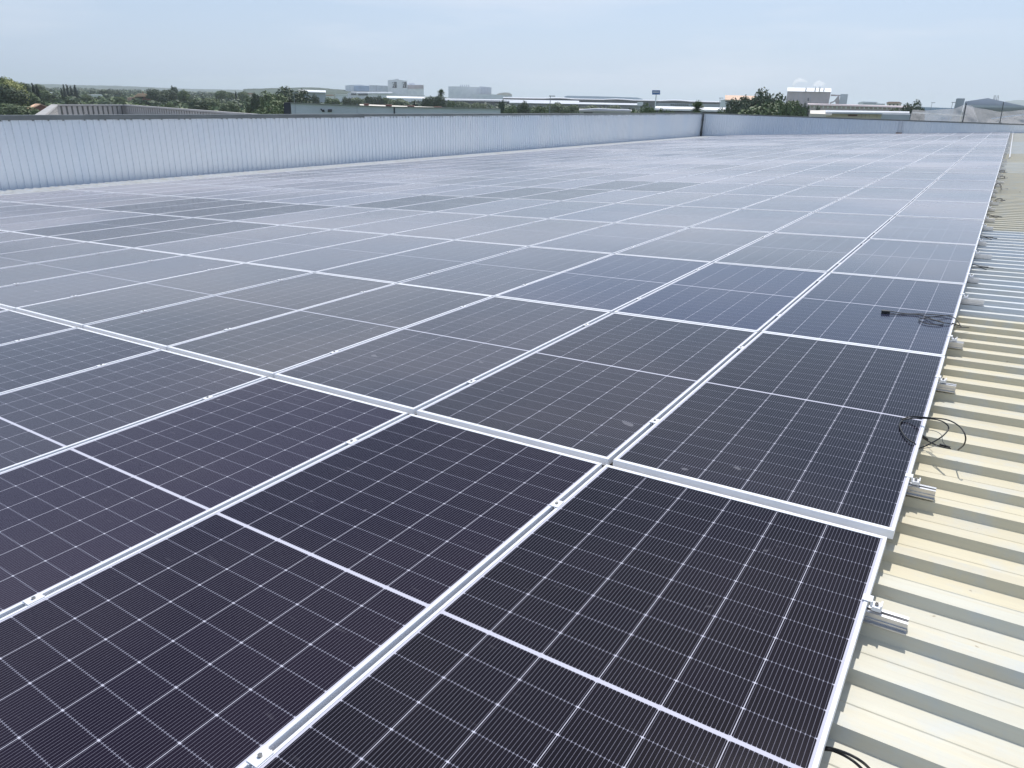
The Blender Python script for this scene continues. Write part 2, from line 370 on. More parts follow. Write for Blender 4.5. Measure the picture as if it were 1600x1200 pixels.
# ------------------------------------------------------------------ solar panels
PX, PW, PLN, NC, NR = 1.154, 1.134, 2.384, 18, 28
YS = [-2.410, 0.004, 2.404, 4.800, 7.210, 9.645]
while len(YS) < NR: YS.append(YS[-1]+2.4105)
TILT = Matrix.Rotation(-math.atan(SL), 4, 'Y')
def frame_mb(w=PW, l=PLN):
    mb = MB(); hx, hy = w/2, l/2; lip = 0.011; z0 = -0.035; gz = -0.0022
    o = [(-hx, -hy), (hx, -hy), (hx, hy), (-hx, hy)]; le = 0.020; i = [(-hx+lip, -hy+le), (hx-lip, -hy+le), (hx-lip, hy-le), (-hx+lip, hy-le)]
    b = 0.0012; ot = [(-hx+b, -hy+b), (hx-b, -hy+b), (hx-b, hy-b), (-hx+b, hy-b)]
    for k in range(4):
        j = (k+1) % 4
        mb.quad((*o[k], z0), (*o[j], z0), (*o[j], -b), (*o[k], -b))
        mb.quad((*o[k], -b), (*o[j], -b), (*ot[j], 0), (*ot[k], 0))
        mb.quad((*ot[k], 0), (*ot[j], 0), (*i[j], 0), (*i[k], 0))
        mb.quad((*i[k], 0), (*i[j], 0), (*i[j], gz-0.004), (*i[k], gz-0.004))
        ib = [(q[0]*(1-0.03), q[1]*(1-0.016)) for q in i]
        mb.quad((*o[k], z0), (*ib[k], z0), (*ib[j], z0), (*o[j], z0))
    return mb
LX_, LY_ = PW/2-0.0112, PLN/2-0.0202
def lam_faces(mb): mb.quad((-LX_, -LY_, -0.0022), (LX_, -LY_, -0.0022), (LX_, LY_, -0.0022), (-LX_, LY_, -0.0022)); mb.quad((-LX_, LY_, -0.0062), (LX_, LY_, -0.0062), (LX_, -LY_, -0.0062), (-LX_, -LY_, -0.0062))
fmesh = frame_mb().mesh('frame', MAT['alu'])
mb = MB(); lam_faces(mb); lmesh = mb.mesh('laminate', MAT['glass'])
def add_uv(me, local):
    uv = me.uv_layers.new(name='metres')
    for p_ in me.polygons:
        for li in p_.loop_indices: uv.data[li].uv = local[me.loops[li].vertex_index]
add_uv(lmesh, [(v.co.x, v.co.y) for v in lmesh.vertices])
rnd = random.Random(11)
ROWT = [0, 0]+[random.Random(70+i).choice((-0.0005, -0.002, -0.0035, -0.005)) for i in range(NR)]
PAN = []
for r_ in range(NR):
    for c_ in range(NC):
        xs = -(c_+0.5)*PX+0.010 + (-0.014 if r_ == 0 else 0) + rnd.uniform(-0.002, 0.002)
        yc = YS[r_]+PLN/2+rnd.uniform(-0.002, 0.002); zo = (-0.012 if r_ == 0 else rnd.uniform(-0.003, 0.002))
        p3 = Vector((xs, yc, SL*xs+zo)); d = p3-CP; w = d.dot(CW)
        vis = False; best = 0
        for sx in (-0.5, 0, 0.5):
            for sy in (-0.5, -0.25, 0, 0.25, 0.5):
                q = p3+Vector((sx*PW, sy*PLN, sx*PW*SL))-CP; wz = q.dot(CW)
                if wz > 0.05:
                    u_ = 800+CF*q.dot(CR)/wz; v_ = 600-CF*q.dot(CU)/wz
                    if -2 < u_ < 1602 and -2 < v_ < 1202: vis = True
        PAN.append((vis, d.length, r_, c_, p3, (0 if r_ < 2 else ROWT[r_]+rnd.gauss(0, 0.0006), 0 if r_ < 2 else rnd.gauss(0, 0.0012))))
inside = sorted([p_ for p_ in PAN if p_[0]], key=lambda p_: p_[1])
chosen = set((p_[2], p_[3]) for p_ in inside[:300])
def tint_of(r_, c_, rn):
    """coating tint with reflections and glare painted in, and how glossy the glass is, panel by panel"""
    g = 0.5; c = [0.0, 0.0, 0.0]  # tint includes painted glare, sky reflections and a faint purple flare
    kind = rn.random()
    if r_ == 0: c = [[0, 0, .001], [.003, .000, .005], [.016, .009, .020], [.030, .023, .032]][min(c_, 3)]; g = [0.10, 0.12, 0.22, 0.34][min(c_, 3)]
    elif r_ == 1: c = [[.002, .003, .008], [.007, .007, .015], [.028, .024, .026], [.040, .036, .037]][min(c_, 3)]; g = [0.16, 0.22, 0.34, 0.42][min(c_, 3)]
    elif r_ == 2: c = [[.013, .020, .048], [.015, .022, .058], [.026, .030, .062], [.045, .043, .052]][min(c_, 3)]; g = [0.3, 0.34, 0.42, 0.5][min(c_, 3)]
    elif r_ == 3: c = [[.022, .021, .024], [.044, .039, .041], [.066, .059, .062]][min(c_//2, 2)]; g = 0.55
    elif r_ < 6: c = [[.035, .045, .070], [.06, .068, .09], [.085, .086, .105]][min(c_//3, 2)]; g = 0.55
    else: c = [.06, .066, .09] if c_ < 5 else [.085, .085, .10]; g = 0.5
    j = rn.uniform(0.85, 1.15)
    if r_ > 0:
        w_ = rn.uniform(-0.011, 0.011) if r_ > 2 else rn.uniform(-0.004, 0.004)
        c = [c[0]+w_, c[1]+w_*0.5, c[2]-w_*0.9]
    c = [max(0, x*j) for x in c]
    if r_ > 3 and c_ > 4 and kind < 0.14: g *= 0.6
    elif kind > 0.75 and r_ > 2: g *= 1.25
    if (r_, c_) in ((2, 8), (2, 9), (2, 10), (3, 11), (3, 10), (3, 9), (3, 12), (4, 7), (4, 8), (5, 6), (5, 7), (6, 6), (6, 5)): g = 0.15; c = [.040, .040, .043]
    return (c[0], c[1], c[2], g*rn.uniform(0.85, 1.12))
first = None
for vis, dist, r_, c_, p3, tl in PAN:
    if (r_, c_) not in chosen: continue
    rn = random.Random(r_*100+c_)
    side = 'at the array\'s right edge' if c_ == 0 else ORD[c_]+' from the array\'s right edge'
    lab = ('front row' if r_ == 0 else ORD[r_]+' row')+', '+side
    o = empty('solar_panel', p3, 'dark solar panel in the '+lab, 'solar panel', 'solar panels laid in rows on the roof', (tl[0], -math.atan(SL)+tl[1], 0))
    a = bpy.data.objects.new('frame', fmesh); b = bpy.data.objects.new('laminate', lmesh)
    for q in (a, b): COL.objects.link(q); q.parent = o
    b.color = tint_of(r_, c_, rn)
# all the smaller, farther panels as one mesh
mb = MB(); uvl = []
base = frame_mb()
for vis, dist, r_, c_, p3, tl in PAN:
    if (r_, c_) in chosen: continue
    R_ = Matrix.Translation(p3) @ Matrix.Rotation(-math.atan(SL)+tl[1], 4, 'Y') @ Matrix.Rotation(tl[0], 4, 'X')
    n = len(mb.v)
    for v in base.v: mb.v.append(tuple(R_ @ Vector(v))); uvl.append((0, 0))
    for f_ in base.f: mb.f.append(tuple(n+i for i in f_)); mb.mi.append(0)
    n = len(mb.v)
    for v in ((-LX_, -LY_), (LX_, -LY_), (LX_, LY_), (-LX_, LY_)): mb.v.append(tuple(R_ @ Vector((v[0], v[1], -0.0022)))); uvl.append(v)
    mb.f.append((n, n+1, n+2, n+3)); mb.mi.append(1)
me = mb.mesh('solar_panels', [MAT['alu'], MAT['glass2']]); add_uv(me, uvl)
o = link('solar_panels', me); o.color = (0.08, 0.083, 0.10, 0.5)  # average panel tint with the same pale glare painted in
tag(o, 'far rows of grey solar panels packed together towards the end of the roof', 'solar panels', kind='stuff')

# rails, end clamps and mid clamps
def rail_mb(xa, xb, h=0.040):
    mb = MB(); w = 0.020                      # C section with an open slot on top
    mb.box(xa, -w, -h, xb, -w+0.003, 0, 0); mb.box(xa, w-0.003, -h, xb, w, 0, 0); mb.box(xa, -w+0.003, -h, xb, w-0.003, -h+0.003)
    mb.box(xa, -w+0.003, -0.004, xb, -0.007, -0.0005); mb.box(xa, 0.007, -0.004, xb, w-0.003, -0.0005)
    mb.box(xa, -w-0.004, -h*0.62, xb, -w-0.0001, -h*0.5); mb.box(xa, -w-0.010, -h-0.0005, xb, -w-0.0001, -h+0.004); mb.box(xa, w+0.0001, -h-0.0005, xb, w+0.010, -h+0.004)
    return mb
def cyl(mb, x, y, z0, z1, r, seg=6): mb.tube([(x, y, z0), (x, y, z1)], r, seg)
endc = MB(); endc.box(-0.006, -0.020, 0.0005, 0.028, 0.020, 0.0035); endc.box(0.0225, -0.020, -0.020, 0.028, 0.020, 0.0004)
endc.box(0.0282, -0.020, -0.033, 0.062, 0.020, -0.0165); endc.box(0.0565, -0.020, -0.016, 0.062, 0.020, -0.006); em = endc.mesh('body', MAT['alu'])
eb = MB(); cyl(eb, 0.043, 0, -0.016, -0.007, 0.0075); cyl(eb, 0.043, 0, -0.0069, -0.003, 0.004, 8); ebm = eb.mesh('bolt', MAT['steel'])
midc = MB(); midc.box(-0.019, -0.026, 0.0005, 0.019, 0.026, 0.0035); midc.box(-0.008, -0.03, -0.03, -0.0055, 0.03, 0.0004); midc.box(0.0055, -0.03, -0.03, 0.008, 0.03, 0.0004); mm = midc.mesh('body', MAT['alu'])
mbt = MB(); cyl(mbt, 0, 0, 0.0036, 0.009, 0.0065); mbm = mbt.mesh('bolt', MAT['steel'])
TI = (0, -math.atan(SL), 0)
for r_ in range(NR):
    for h_ in range(2):
        c = RPH + PIT*round((YS[r_]+(0.47 if h_ == 0 else 1.93)-RPH)/PIT)
        zo = -0.012 if r_ == 0 else 0.0
        ext = 0.105+random.Random(r_*7+h_).uniform(-0.03, 0.06) if r_ > 0 else 0.105
        rw = 'front row' if r_ == 0 else ORD[r_]+' row'
        hf = 'near' if h_ == 0 else 'far'
        g = empty('mounting_rail', (0, c, -0.0352+(zo if r_ else 0)), 'aluminium rail end poking out under the '+hf+' half of the '+rw, 'rail', 'mounting rails under the panels', TI)
        rail_mb(-20.9, ext, 0.0345 if r_ == 0 else 0.0385).build('rail', MAT['alu2'], g)
        if r_ == 0: g.location.z = -0.0352-0.012
        e = empty('end_clamp', (-0.0+(-0.014 if r_ == 0 else 0)+0.010-0.0095+0.0, c, zo), 'silver end clamp on the right edge of the '+rw+', on its '+hf+' rail', 'clamp', 'end clamps along the right edge', TI)
        e.location.x = -0.0225+0.010 + (-0.014 if r_ == 0 else 0) - 0.0
        e.scale = (0.85, 0.85, 0.85)
        for nm_, m_ in (('body', em), ('bolt', ebm)):
            q = bpy.data.objects.new(nm_, m_); COL.objects.link(q); q.parent = e
        if r_ < 9:
            for c_ in range(1, (12 if r_ < 6 else 9)):
                x = -c_*PX+0.010 + (-0.014 if r_ == 0 else 0)
                p3 = Vector((x, c, SL*x+zo)); d = p3-CP; wz = d.dot(CW)
                if wz < 0.1: continue
                u_ = 800+CF*d.dot(CR)/wz; v_ = 600-CF*d.dot(CU)/wz
                if not (-20 < u_ < 1620 and -20 < v_ < 1220): continue
                k_ = empty('mid_clamp', p3, 'small silver clamp on '+hf+' rail of '+rw+', '+ORD[c_-1]+' gap from right', 'clamp', 'mid clamps between panels', TI)
                for nm_, m_ in (('body', mm), ('bolt', mbm)):
                    q = bpy.data.objects.new(nm_, m_); COL.objects.link(q); q.parent = k_

# ------------------------------------------------------------------ cables
def spline(pts, n=10):
    P_ = [Vector(p_) for p_ in pts]; out = []
    for i in range(len(P_)-1):
        a, b, c, d = P_[max(i-1, 0)], P_[i], P_[i+1], P_[min(i+2, len(P_)-1)]
        for k in range(n):
            t = k/n; out.append(0.5*((2*b)+(c-a)*t+(2*a-5*b+4*c-d)*t*t+(3*b-a-3*c+d)*t**3))
    return out+[P_[-1]]
def cable(name, label, runs, boxes=(), rad=0.0032, mat='black', cat='cable', group=None):
    p0 = PL(*runs[0][0][:2], runs[0][0][2]); o = empty(name, p0, label, cat, group)
    for run in runs:
        m = MB(); m.tube(spline([PL(*q) for q in run]), rad, 7); rel(o, m).build('lead', MAT[mat], o, True)
    for (a, b, w, h) in boxes:
        A, B = PL(*a), PL(*b); u = (B-A); L = u.length; u.normalize(); s_ = u.cross(Vector((0, 0, 1))).normalized(); up = s_.cross(u)
        m = MB(); f_ = [A+s_*w+up*0, A-s_*w+up*0, A-s_*w*0.85+up*h, A+s_*w*0.85+up*h]; bk = [q+u*L for q in f_]; m.prism(f_, bk)
        rel(o, m).build('connector', MAT[mat], o)
    return o
cable('cable', 'black cable pair with square connector lying on the third row\'s edge panel',
      [[(1390, 486, .006), (1415, 490, .006), (1440, 490.5, .007), (1475, 493, .007), (1490, 496, .008), (1497, 503, -.01), (1502, 511, -.03)],
       [(1390, 491, .006), (1420, 491, .006), (1440, 492.5, .009), (1465, 502, .012), (1485, 506, .006), (1492, 509, -.02)],
       [(1485, 493, .010), (1462, 494.5, .014), (1441, 497, .012), (1436, 500, .008), (1445, 505, .007), (1462, 507.5, .007), (1473, 507, .007), (1472, 503, .010), (1460, 500, .014), (1443, 497, .013)],
       [(1495, 511, -.03), (1503, 511.5, -.045), (1514, 512, -.055)]],
      [((1377, 488.5, .001), (1390, 489.5, .001), 0.020, 0.02), ((1488, 506, .002), (1498, 509.5, -.02), .006, .008)])
cable('cable', 'black cable coiled in wide loops over the edge of the second row',
      [[(1432, 702, -.03), (1450, 695, .0), (1472, 682, .04), (1482, 670, .06), (1478, 662, .07), (1465, 656, .06), (1440, 653.5, .03), (1418, 654.5, .01), (1407, 660, .007), (1407, 670, .007), (1416, 684, .007), (1428, 692, .007), (1434, 697, -.02)],
       [(1409, 655, .008), (1425, 651, .02), (1450, 652.5, .05), (1480, 656, .09), (1500, 667, .10), (1508.5, 682, .08), (1506, 695, .03), (1497, 703, -.04)],
       [(1438, 681, -.02), (1448, 688, -.05), (1462, 695, -.07), (1475, 699, -.07), (1486, 701, -.07)]],
      [((1437, 680, -.02), (1448, 688, -.045), .006, .010), ((1468, 696, -.072), (1484, 700.5, -.072), .006, .010)])
cable('cable', 'thin grey lead looping beside the coiled black cable',
      [[(1446, 671, -.06), (1462, 674, -.03), (1471, 680, -.02), (1473, 690, -.04), (1480, 698, -.072)], [(1440, 701, -.07), (1455, 698.5, -.06), (1465, 695, -.07)]], rad=0.0016, mat='greycable')
cable('cable', 'pair of black cables arching out below the front row onto the roof',
      [[(1288, 1168, -.06), (1300, 1169.5, -.05), (1325, 1178, -.02), (1345, 1189, -.02), (1360, 1203, -.06), (1368, 1218, -.09)],
       [(1288, 1171, -.06), (1302, 1173, -.05), (1322, 1182, -.035), (1338, 1193, -.035), (1352, 1208, -.06), (1360, 1224, -.09)]], rad=0.0036)
for i, (x_, y_, lb, mt) in enumerate([(1520, 416, 'black cable end and plug resting on the white ribs by the fourth row', 'black'),
                                      (1532, 370, 'black cable tail on the roof ribs beside the fifth row', 'black'),
                                      (1544, 337, 'short black cable tail on cream ribs beside the sixth row', 'black'),
                                      (1562, 312, 'small curl of grey cable lying loose on the cream ribs', 'greycable'),
                                      (1560, 291, 'grey cable hoop standing up from the cream ribs', 'greycable'),
                                      (1566, 277, 'dark tangle of cable against the far array edge', 'greycable'),
                                      (1566, 268, 'farther dark cable scrap on the roof near the array edge', 'greycable')]):
    r = random.Random(40+i); sc_ = (560-y_)/300+0.0; s_ = 26*(y_-170)/240
    if i in (0, 1, 2):
        cable('cable', lb, [[(x_-s_*0.3, y_, -.03), (x_, y_-s_*0.1, -.02), (x_+s_*0.5, y_+s_*0.03, -.05), (x_+s_*1.2, y_+s_*0.12, -.07)],
                            [(x_-s_*0.3, y_+s_*0.08, -.04), (x_+s_*0.3, y_+s_*0.05, -.04), (x_+s_*0.8, y_+s_*0.2, -.068)]],
              [((x_+s_*0.4, y_+s_*.05, -.07), (x_+s_*0.9, y_+s_*0.1, -.07), .008, .012)], rad=0.004, mat=mt)
    elif i == 4:
        cable('cable', lb, [[(x_-6, y_+4, -.09), (x_-5, y_-2, .05), (x_, y_-4, .10), (x_+4, y_-1, .05), (x_+5, y_+4, -.08), (x_+15, y_+4, -.08)]], rad=0.010, mat=mt)
    else:
        cable('cable', lb, [[(x_-7, y_+1, -.09), (x_-2, y_-1.5, -.02), (x_+4, y_-1, -.03), (x_+2, y_+1.5, -.08), (x_-3, y_+2, -.08), (x_+8, y_+1, -.08)]], rad=0.009, mat=mt)
# white conduit near the far end
a, b = PL(1582.5, 207, -.03), PL(1577, 246, -.03)
cd = empty('conduit', (a.x, b.y, -0.05), 'white plastic conduit laid along the roof near the far end of the array', 'conduit')
mb = MB(); mb.box(0.0, 0, -0.02, 0.035, YE-1.2-b.y, 0.05); mb.build('channel', MAT['white_pipe'], cd)

# ------------------------------------------------------------------ ground, hills
gm = N('ground'); gv = gm.coord('Object')
g1 = gm.noise(gv, 0.012, 6, 0.65); g2 = gm.noise(gv, 0.15, 4, 0.6)
gc = gm.ramp(g1, [(0.35, (0.09, 0.14, 0.05)), (0.48, (0.13, 0.18, 0.07)), (0.58, (0.16, 0.135, 0.085)), (0.68, (0.07, 0.09, 0.04))])
gc = gm.mix(gm.ramp(g2, [(0.45, 0), (0.7, 0.6)]), gc, (0.06, 0.08, 0.03))
MAT['ground'] = gm.set(Base_Color=gc, Roughness=0.95, Specular_IOR_Level=0.1)
mb = MB(); S_ = 14000; mb.quad((-S_, -S_, GZ), (S_, -S_, GZ), (S_, S_, GZ), (-S_, S_, GZ)); tag(mb.build('ground', MAT['ground']), kind='structure')
MAT['hill'] = plain('hill_woods', (0.06, 0.085, 0.06), 0.95, 0, 0.35, 0.004)
def ridge(outline, D, depth, label_name):
    mb = MB(); fr = []
    pts = []
    for i in range(len(outline)-1):
        (xa, ya), (xb, yb) = outline[i], outline[i+1]; m = max(2, int(abs(xb-xa)/4))
        for k in range(m): t = k/m; pts.append((xa+(xb-xa)*t, ya+(yb-ya)*t+random.uniform(-0.25, 0.25)))
    pts.append(outline[-1])
    rows = []
    for (a, b, mul) in ((0.0, 1.0, 0), (0.35, 1.0, 0.7), (1.0, 1.0, 1.0), (1.8, 1.0, 0.0)):
        row = []
        for (x, y) in pts:
            q = P(x, y, D+depth*a); top = P(x, y, D+depth).z
            z = GZ-2+(top-GZ+2)*mul; row.append((q.x, q.y, z))
        rows.append(row)
    for i in range(3):
        for j in range(len(pts)-1): mb.quad(rows[i][j], rows[i][j+1], rows[i+1][j+1], rows[i+1][j])
    tag(mb.build(label_name, MAT['hill'], smooth=False), kind='structure')
ridge([(-200, 130.5), (-60, 129), (20, 130), (90, 131.5), (120, 133), (180, 133.8), (230, 136), (300, 139), (420, 141)], 4200, 700, 'hills')
ridge([(380, 139), (470, 136.5), (500, 137), (545, 141), (600, 146)], 1300, 260, 'hills')
ridge([(1545, 174), (1562, 163), (1572, 158), (1590, 156.3), (1640, 156), (1720, 160), (1800, 170)], 7000, 600, 'mountain')

# ------------------------------------------------------------------ buildings beyond the roof
def basis(px, D):
    q = P(px, 150, D); u = Vector((q.x-CP.x, q.y-CP.y, 0)).normalized(); return u, Vector((u.y, -u.x, 0))     # away, to the right
def hall(o, name, outline, D, depth, mat, ybot=None, parent=None, proud=0.0, skew=0.0):
    """outline: (px, py) along the top, seen at distance D; solid down to the ground (or to ybot) and depth metres deep"""
    mid = (outline[0][0]+outline[-1][0])/2; u, rt = basis(mid, D); c = P(mid, 150, D)
    top = []
    for x, y in outline:
        d = ray(x, y); n_ = u; t = ((c-CP).dot(n_)-proud)/d.dot(n_); q = CP+d*t; top.append(q)
    if ybot is None: zb = [GZ, GZ]
    else:
        zb = []
        for x in (outline[0][0], outline[-1][0]):
            d = ray(x, ybot); t = ((c-CP).dot(u)-proud)/d.dot(u); zb.append((CP+d*t).z)
    fr = [Vector((top[0].x, top[0].y, zb[0]))]+top+[Vector((top[-1].x, top[-1].y, zb[1]))]
    off = u*(depth+proud)+rt*skew
    mb = MB(); mb.prism(fr[::-1], [q+off for q in fr][::-1])
    if isinstance(o, bpy.types.Object): rel(o, mb); return mb.build(name, MAT[mat], o)
    return mb
def bld(name, label, px, D, cat='building', group=None):
    q = P(px, 150, D); return empty(name, (q.x, q.y, GZ), label, cat, group)
def rect(o, name, x0, y0, x1, y1, D, mat, proud=0.3, thick=0.25, ref=None):
    """flat fitting on the facade whose plane is that of a hall centred on ref"""
    mid, = (ref,) if ref is not None else ((x0+x1)/2,)
    u, rt = basis(mid, D); c = P(mid, 150, D); q = []
    for x, y in ((x0, y0), (x1, y0), (x1, y1), (x0, y1)):
        d = ray(x, y); t = ((c-CP).dot(u)-proud)/d.dot(u); q.append(CP+d*t)
    mb = MB(); mb.prism(q, [p_+u*thick for p_ in q]); rel(o, mb); return mb.build(name, MAT[mat], o)

def polyrel(o, name, pts, D, mat, ref, proud=0.25, thick=0.15):
    u, rt = basis(ref, D); c = P(ref, 150, D); q = []
    for x, y in pts:
        d = ray(x, y); t = ((c-CP).dot(u)-proud)/d.dot(u); q.append(CP+d*t)
    mb = MB(); mb.prism(q, [p_+u*thick for p_ in q]); rel(o, mb); return mb.build(name, MAT[mat], o)

def slab(o, name, a, b, D, dep, mat, th=0.4):
    """pitched roof: eaves at distance D (lower photo y), ridge dep metres behind"""
    q = [P(a[0], a[1], D), P(b[0], b[1], D), P(b[0], b[2], D+dep), P(a[0], a[2], D+dep)]
    mb = MB(); mb.prism(q[::-1], [p_-Vector((0, 0, th)) for p_ in q][::-1]); rel(o, mb); return mb.build(name, MAT[mat], o)

# neighbouring warehouse to the left: open box of parapets seen from above
def nbz(px, py, z):
    d = ray(px, py); t = (z-CP.z)/d.z; return CP+d*t
A, B, C_, Dd = nbz(62, 179.5, -1.0), nbz(85, 163, -1.0), nbz(195, 163.2, -1.0), nbz(400, 178, -1.0)
nb = empty('warehouse', (B.x, B.y, GZ), 'low warehouse at left with a ribbed parapet round its roof', 'building')
def para(a, b, name='parapet'):
    u = (b-a).normalized(); nr = Vector((-u.y, u.x, 0)); L = (b-a).length; m = MB(); k = 0.0
    m.obox((a+b)/2, u, nr, L/2, 0.12, GZ, -1.22); rel(nb, m).build('wall', MAT['coping'], nb)
    m = MB()
    while k < L-0.6:                                     # inner ribs of the parapet
        p_ = a+u*(k+0.3); m.obox(p_, u, nr, 0.27, 0.26, -3.2, -1.24); k += 0.86
    rel(nb, m).build(name, MAT['beige'], nb)
    m = MB(); m.obox((a+b)/2, u, nr, L/2+0.25, 0.38, -1.2, -1.0); rel(nb, m).build('coping', MAT['beige'], nb)
para(A, B); para(B, C_); para(C_, Dd)
m = MB(); zz = -3.2; q = [A, B, C_, Dd]; m.prism([Vector((p_.x, p_.y, zz)) for p_ in q][::-1], [Vector((p_.x, p_.y, zz+0.3)) for p_ in q][::-1]); rel(nb, m).build('roof', MAT['beige'], nb)
r0, r1 = nbz(104, 174.8, -2.2), nbz(236, 174.4, -2.2); u = (r1-r0).normalized(); nr = Vector((-u.y, u.x, 0)); L = (r1-r0).length
m = MB()
for k in range(8):
    c = r0+u*((k+0.5)*L/8); m.obox(c, u, nr, L/8*0.46, 0.9, -2.9, -2.2)
rel(nb, m).build('skylight', MAT['cream'], nb)
# second neighbour with the black logo
n2 = empty('warehouse', (*P(454, 161, 163).xy, GZ), 'pale grey warehouse with dark corner and two black emblems', 'building')
hall(n2, 'wall', [(454, 161), (608, 167), (782, 170)], 160, 0.6, 'lightgrey'); hall(n2, 'coping', [(453.6, 160.4), (608, 166.4), (782.4, 169.4)], 159.8, 1.0, 'coping', ybot=None) if False else None
polyrel(n2, 'corner_panel', [(443.5, 159.8), (453.9, 160.4), (453.9, 182), (443.5, 182)], 160, 'navy', 618, 0.1, 1.0)
hall(n2, 'roof', [(560, 166.5), (566, 163.6), (610, 165.2), (690, 167.4), (712, 169.6)], 172, 30, 'cream', ybot=172) if False else None
slab(n2, 'roof', (562, 167.2, 162.6), (714, 171.6, 168.6), 166, 14, 'cream')
polyrel(n2, 'coping', [(453.6, 160.3), (608, 166.4), (782.4, 169.5), (782.4, 170.2), (608, 167.2), (453.6, 161.2)], 159.7, 'coping', 618, 0.1, 1.1)
for x in (461, 557.5): rect(n2, 'joint', x, 162, x+0.7, 180, 160, 'grey', 0.08, 0.06, 618)
rect(n2, 'joint', 615, 168, 617.2, 180, 160, 'navy', 0.12, 0.1, 618)
polyrel(n2, 'emblem', [(500, 170), (502.6, 170), (504.2, 172.0), (505.6, 171.2), (507.2, 171.6), (506.4, 173), (507.6, 174.6), (503.8, 175), (502.4, 173)], 160, 'ink', 618)
for k in range(2): polyrel(n2, 'emblem', [(512.5-k*.3, 170.9+k*2.2), (518.7, 170.9+k*2.2), (518.4, 172.6+k*2.2), (512.2-k*.3, 172.6+k*2.2)], 160, 'ink', 618)
for i, (xa, xb, y) in enumerate([(568, 577, 162.0), (595, 607, 166.2), (602, 613, 163.4), (632, 645, 167.0), (636, 648, 164.8), (678, 690, 166.6)]):
    o = bld('roof_vent', ['rusty ridge vent at the left end of the cream roof', 'long rusty vent just behind the grey wall top', 'dark red vent high on the cream roof', 'rusty vent by the middle of the cream roof', 'dark red vent above the middle rusty vent', 'rusty vent at the right end of the cream roof'][i], (xa+xb)/2, 168+i, 'vent', 'rusty vents on the neighbouring roof')
    hall(o, 'cap', [(xa, y), (xb, y+0.15)], 166+i, 3, 'redmet', ybot=y+1.5); hall(o, 'upstand', [(xa+.8, y+1.55), (xb-.8, y+1.6)], 166.4+i, 2, 'brick', ybot=y+3.2)
# factories
f1 = bld('factory', 'long pale grey factory with shallow arched blue front, left of the tower block', 572, 1500)
hall(f1, 'wall', [(539.5, 133.6), (548, 132.8), (562, 132.3), (576, 134.2), (578, 134.4)], 1500, 120, 'pale'); rect(f1, 'wall_panel', 553, 134.2, 577, 142.5, 1500, 'blueg', 2, 1.5, 558.75)
hall(f1, 'rear_hall', [(577, 132.8), (590, 133.4), (606, 134)], 1650, 100, 'lightgrey'); rect(f1, 'stack', 587.2, 134, 588.6, 142, 1500, 'grey', 30, 10, 590)
f2 = bld('factory', 'tall white tower block with two black emblems, highest of the distant factories', 625, 1300)
hall(f2, 'wall', [(605.6, 125.4), (616.5, 124.2), (618, 123.2), (623, 123.4), (624, 125.0), (636, 126.2)], 1300, 60, 'pale'); hall(f2, 'wing', [(636.1, 132.2), (662, 132.4)], 1303, 55, 'pale')
rect(f2, 'wall_panel', 637, 133, 661.5, 138.4, 1303, 'pink', 1.5, 1.2, 649); hall(f2, 'roof_house', [(637, 129.8), (647.5, 129.8), (648, 131)], 1340, 20, 'lightgrey', ybot=134)
for x in (613.2, 629.2):
    w = 6.6 if x < 620 else 5.8
    for (a, b, c, d) in ((0.0, .05, .22, .2), (.4, 0, 1, .12), (.5, .12, .7, .5), (.35, .3, 1, .42), (.1, .42, .3, .62), (.45, .55, 1, .66), (.55, .66, .75, .9), (.82, .1, .95, .9), (.0, .85, 1, 1), (.1, .7, .35, .86)):
        rect(f2, 'emblem', x+a*w, 128.2+b*8.8, x+c*w, 128.2+d*8.8, 1300, 'ink', 1.0, 0.8, 620.8)
f3 = bld('factory', 'low white hall with dark loading bays in front of the tower block', 600, 1150)
hall(f3, 'wall', [(543, 145.5), (548.5, 144), (613, 144.4), (620, 146.5), (664, 149)], 1150, 80, 'white'); rect(f3, 'bay', 548.6, 144.8, 556.5, 148.4, 1150, 'dark', 1.2, 1, 603.5); rect(f3, 'bay', 560, 145.6, 574.5, 149, 1150, 'dark', 1.2, 1, 603.5)
slab(f3, 'roof', (604, 152.6, 149.8), (664, 154.0, 151.2), 1000, 60, 'white'); slab(f3, 'roof', (548.5, 145.6, 143.6), (613, 146, 143.9), 1148, 60, 'white')
f4 = bld('factory', 'pale factory with row of five small roof stacks, right of the palm', 735, 1300)
hall(f4, 'wall', [(700.6, 135), (720, 135), (749, 136.2)], 1300, 90, 'pale'); hall(f4, 'tower', [(749.2, 134.6), (768, 136.6)], 1290, 60, 'lightgrey')
for i in range(5): hall(f4, 'stack', [(718.6+3.3*i, 132.3), (719.9+3.3*i, 132.3)], 1310, 4, 'grey', ybot=135.4)
for i in range(2): rect(f4, 'wall_panel', 751.5+8.6*i, 137.6, 758.6+8.6*i, 146.4, 1290, 'grey', 1.5, 1.2, 758.6)
hall(f4, 'annex', [(735, 146.6), (770, 147.4), (800, 150.6)], 1240, 40, 'pale')
f5 = bld('factory', 'very long low hall with a thin white roof edge below the factory with stacks', 760, 950)
hall(f5, 'wall', [(668, 155.2), (760, 156.4), (905, 160)], 950, 60, 'dark', ybot=None); slab(f5, 'roof', (668, 156, 153.4), (905, 160.4, 157.4), 944, 70, 'lightgrey')
f6 = bld('factory', 'cream building with low domed roof between the two rows of halls', 788, 1600)
hall(f6, 'wall', [(776, 147.2), (800, 147.6)], 1600, 40, 'pale'); hall(f6, 'roof', [(776, 147.1), (781, 145.2), (789, 144.4), (796, 145), (800, 147.5)], 1598, 46, 'cream', ybot=148.5)
f7 = bld('factory', 'dark grey hangar with wavy pale roof in the centre distance', 940, 1100)
wav = []; x = 786
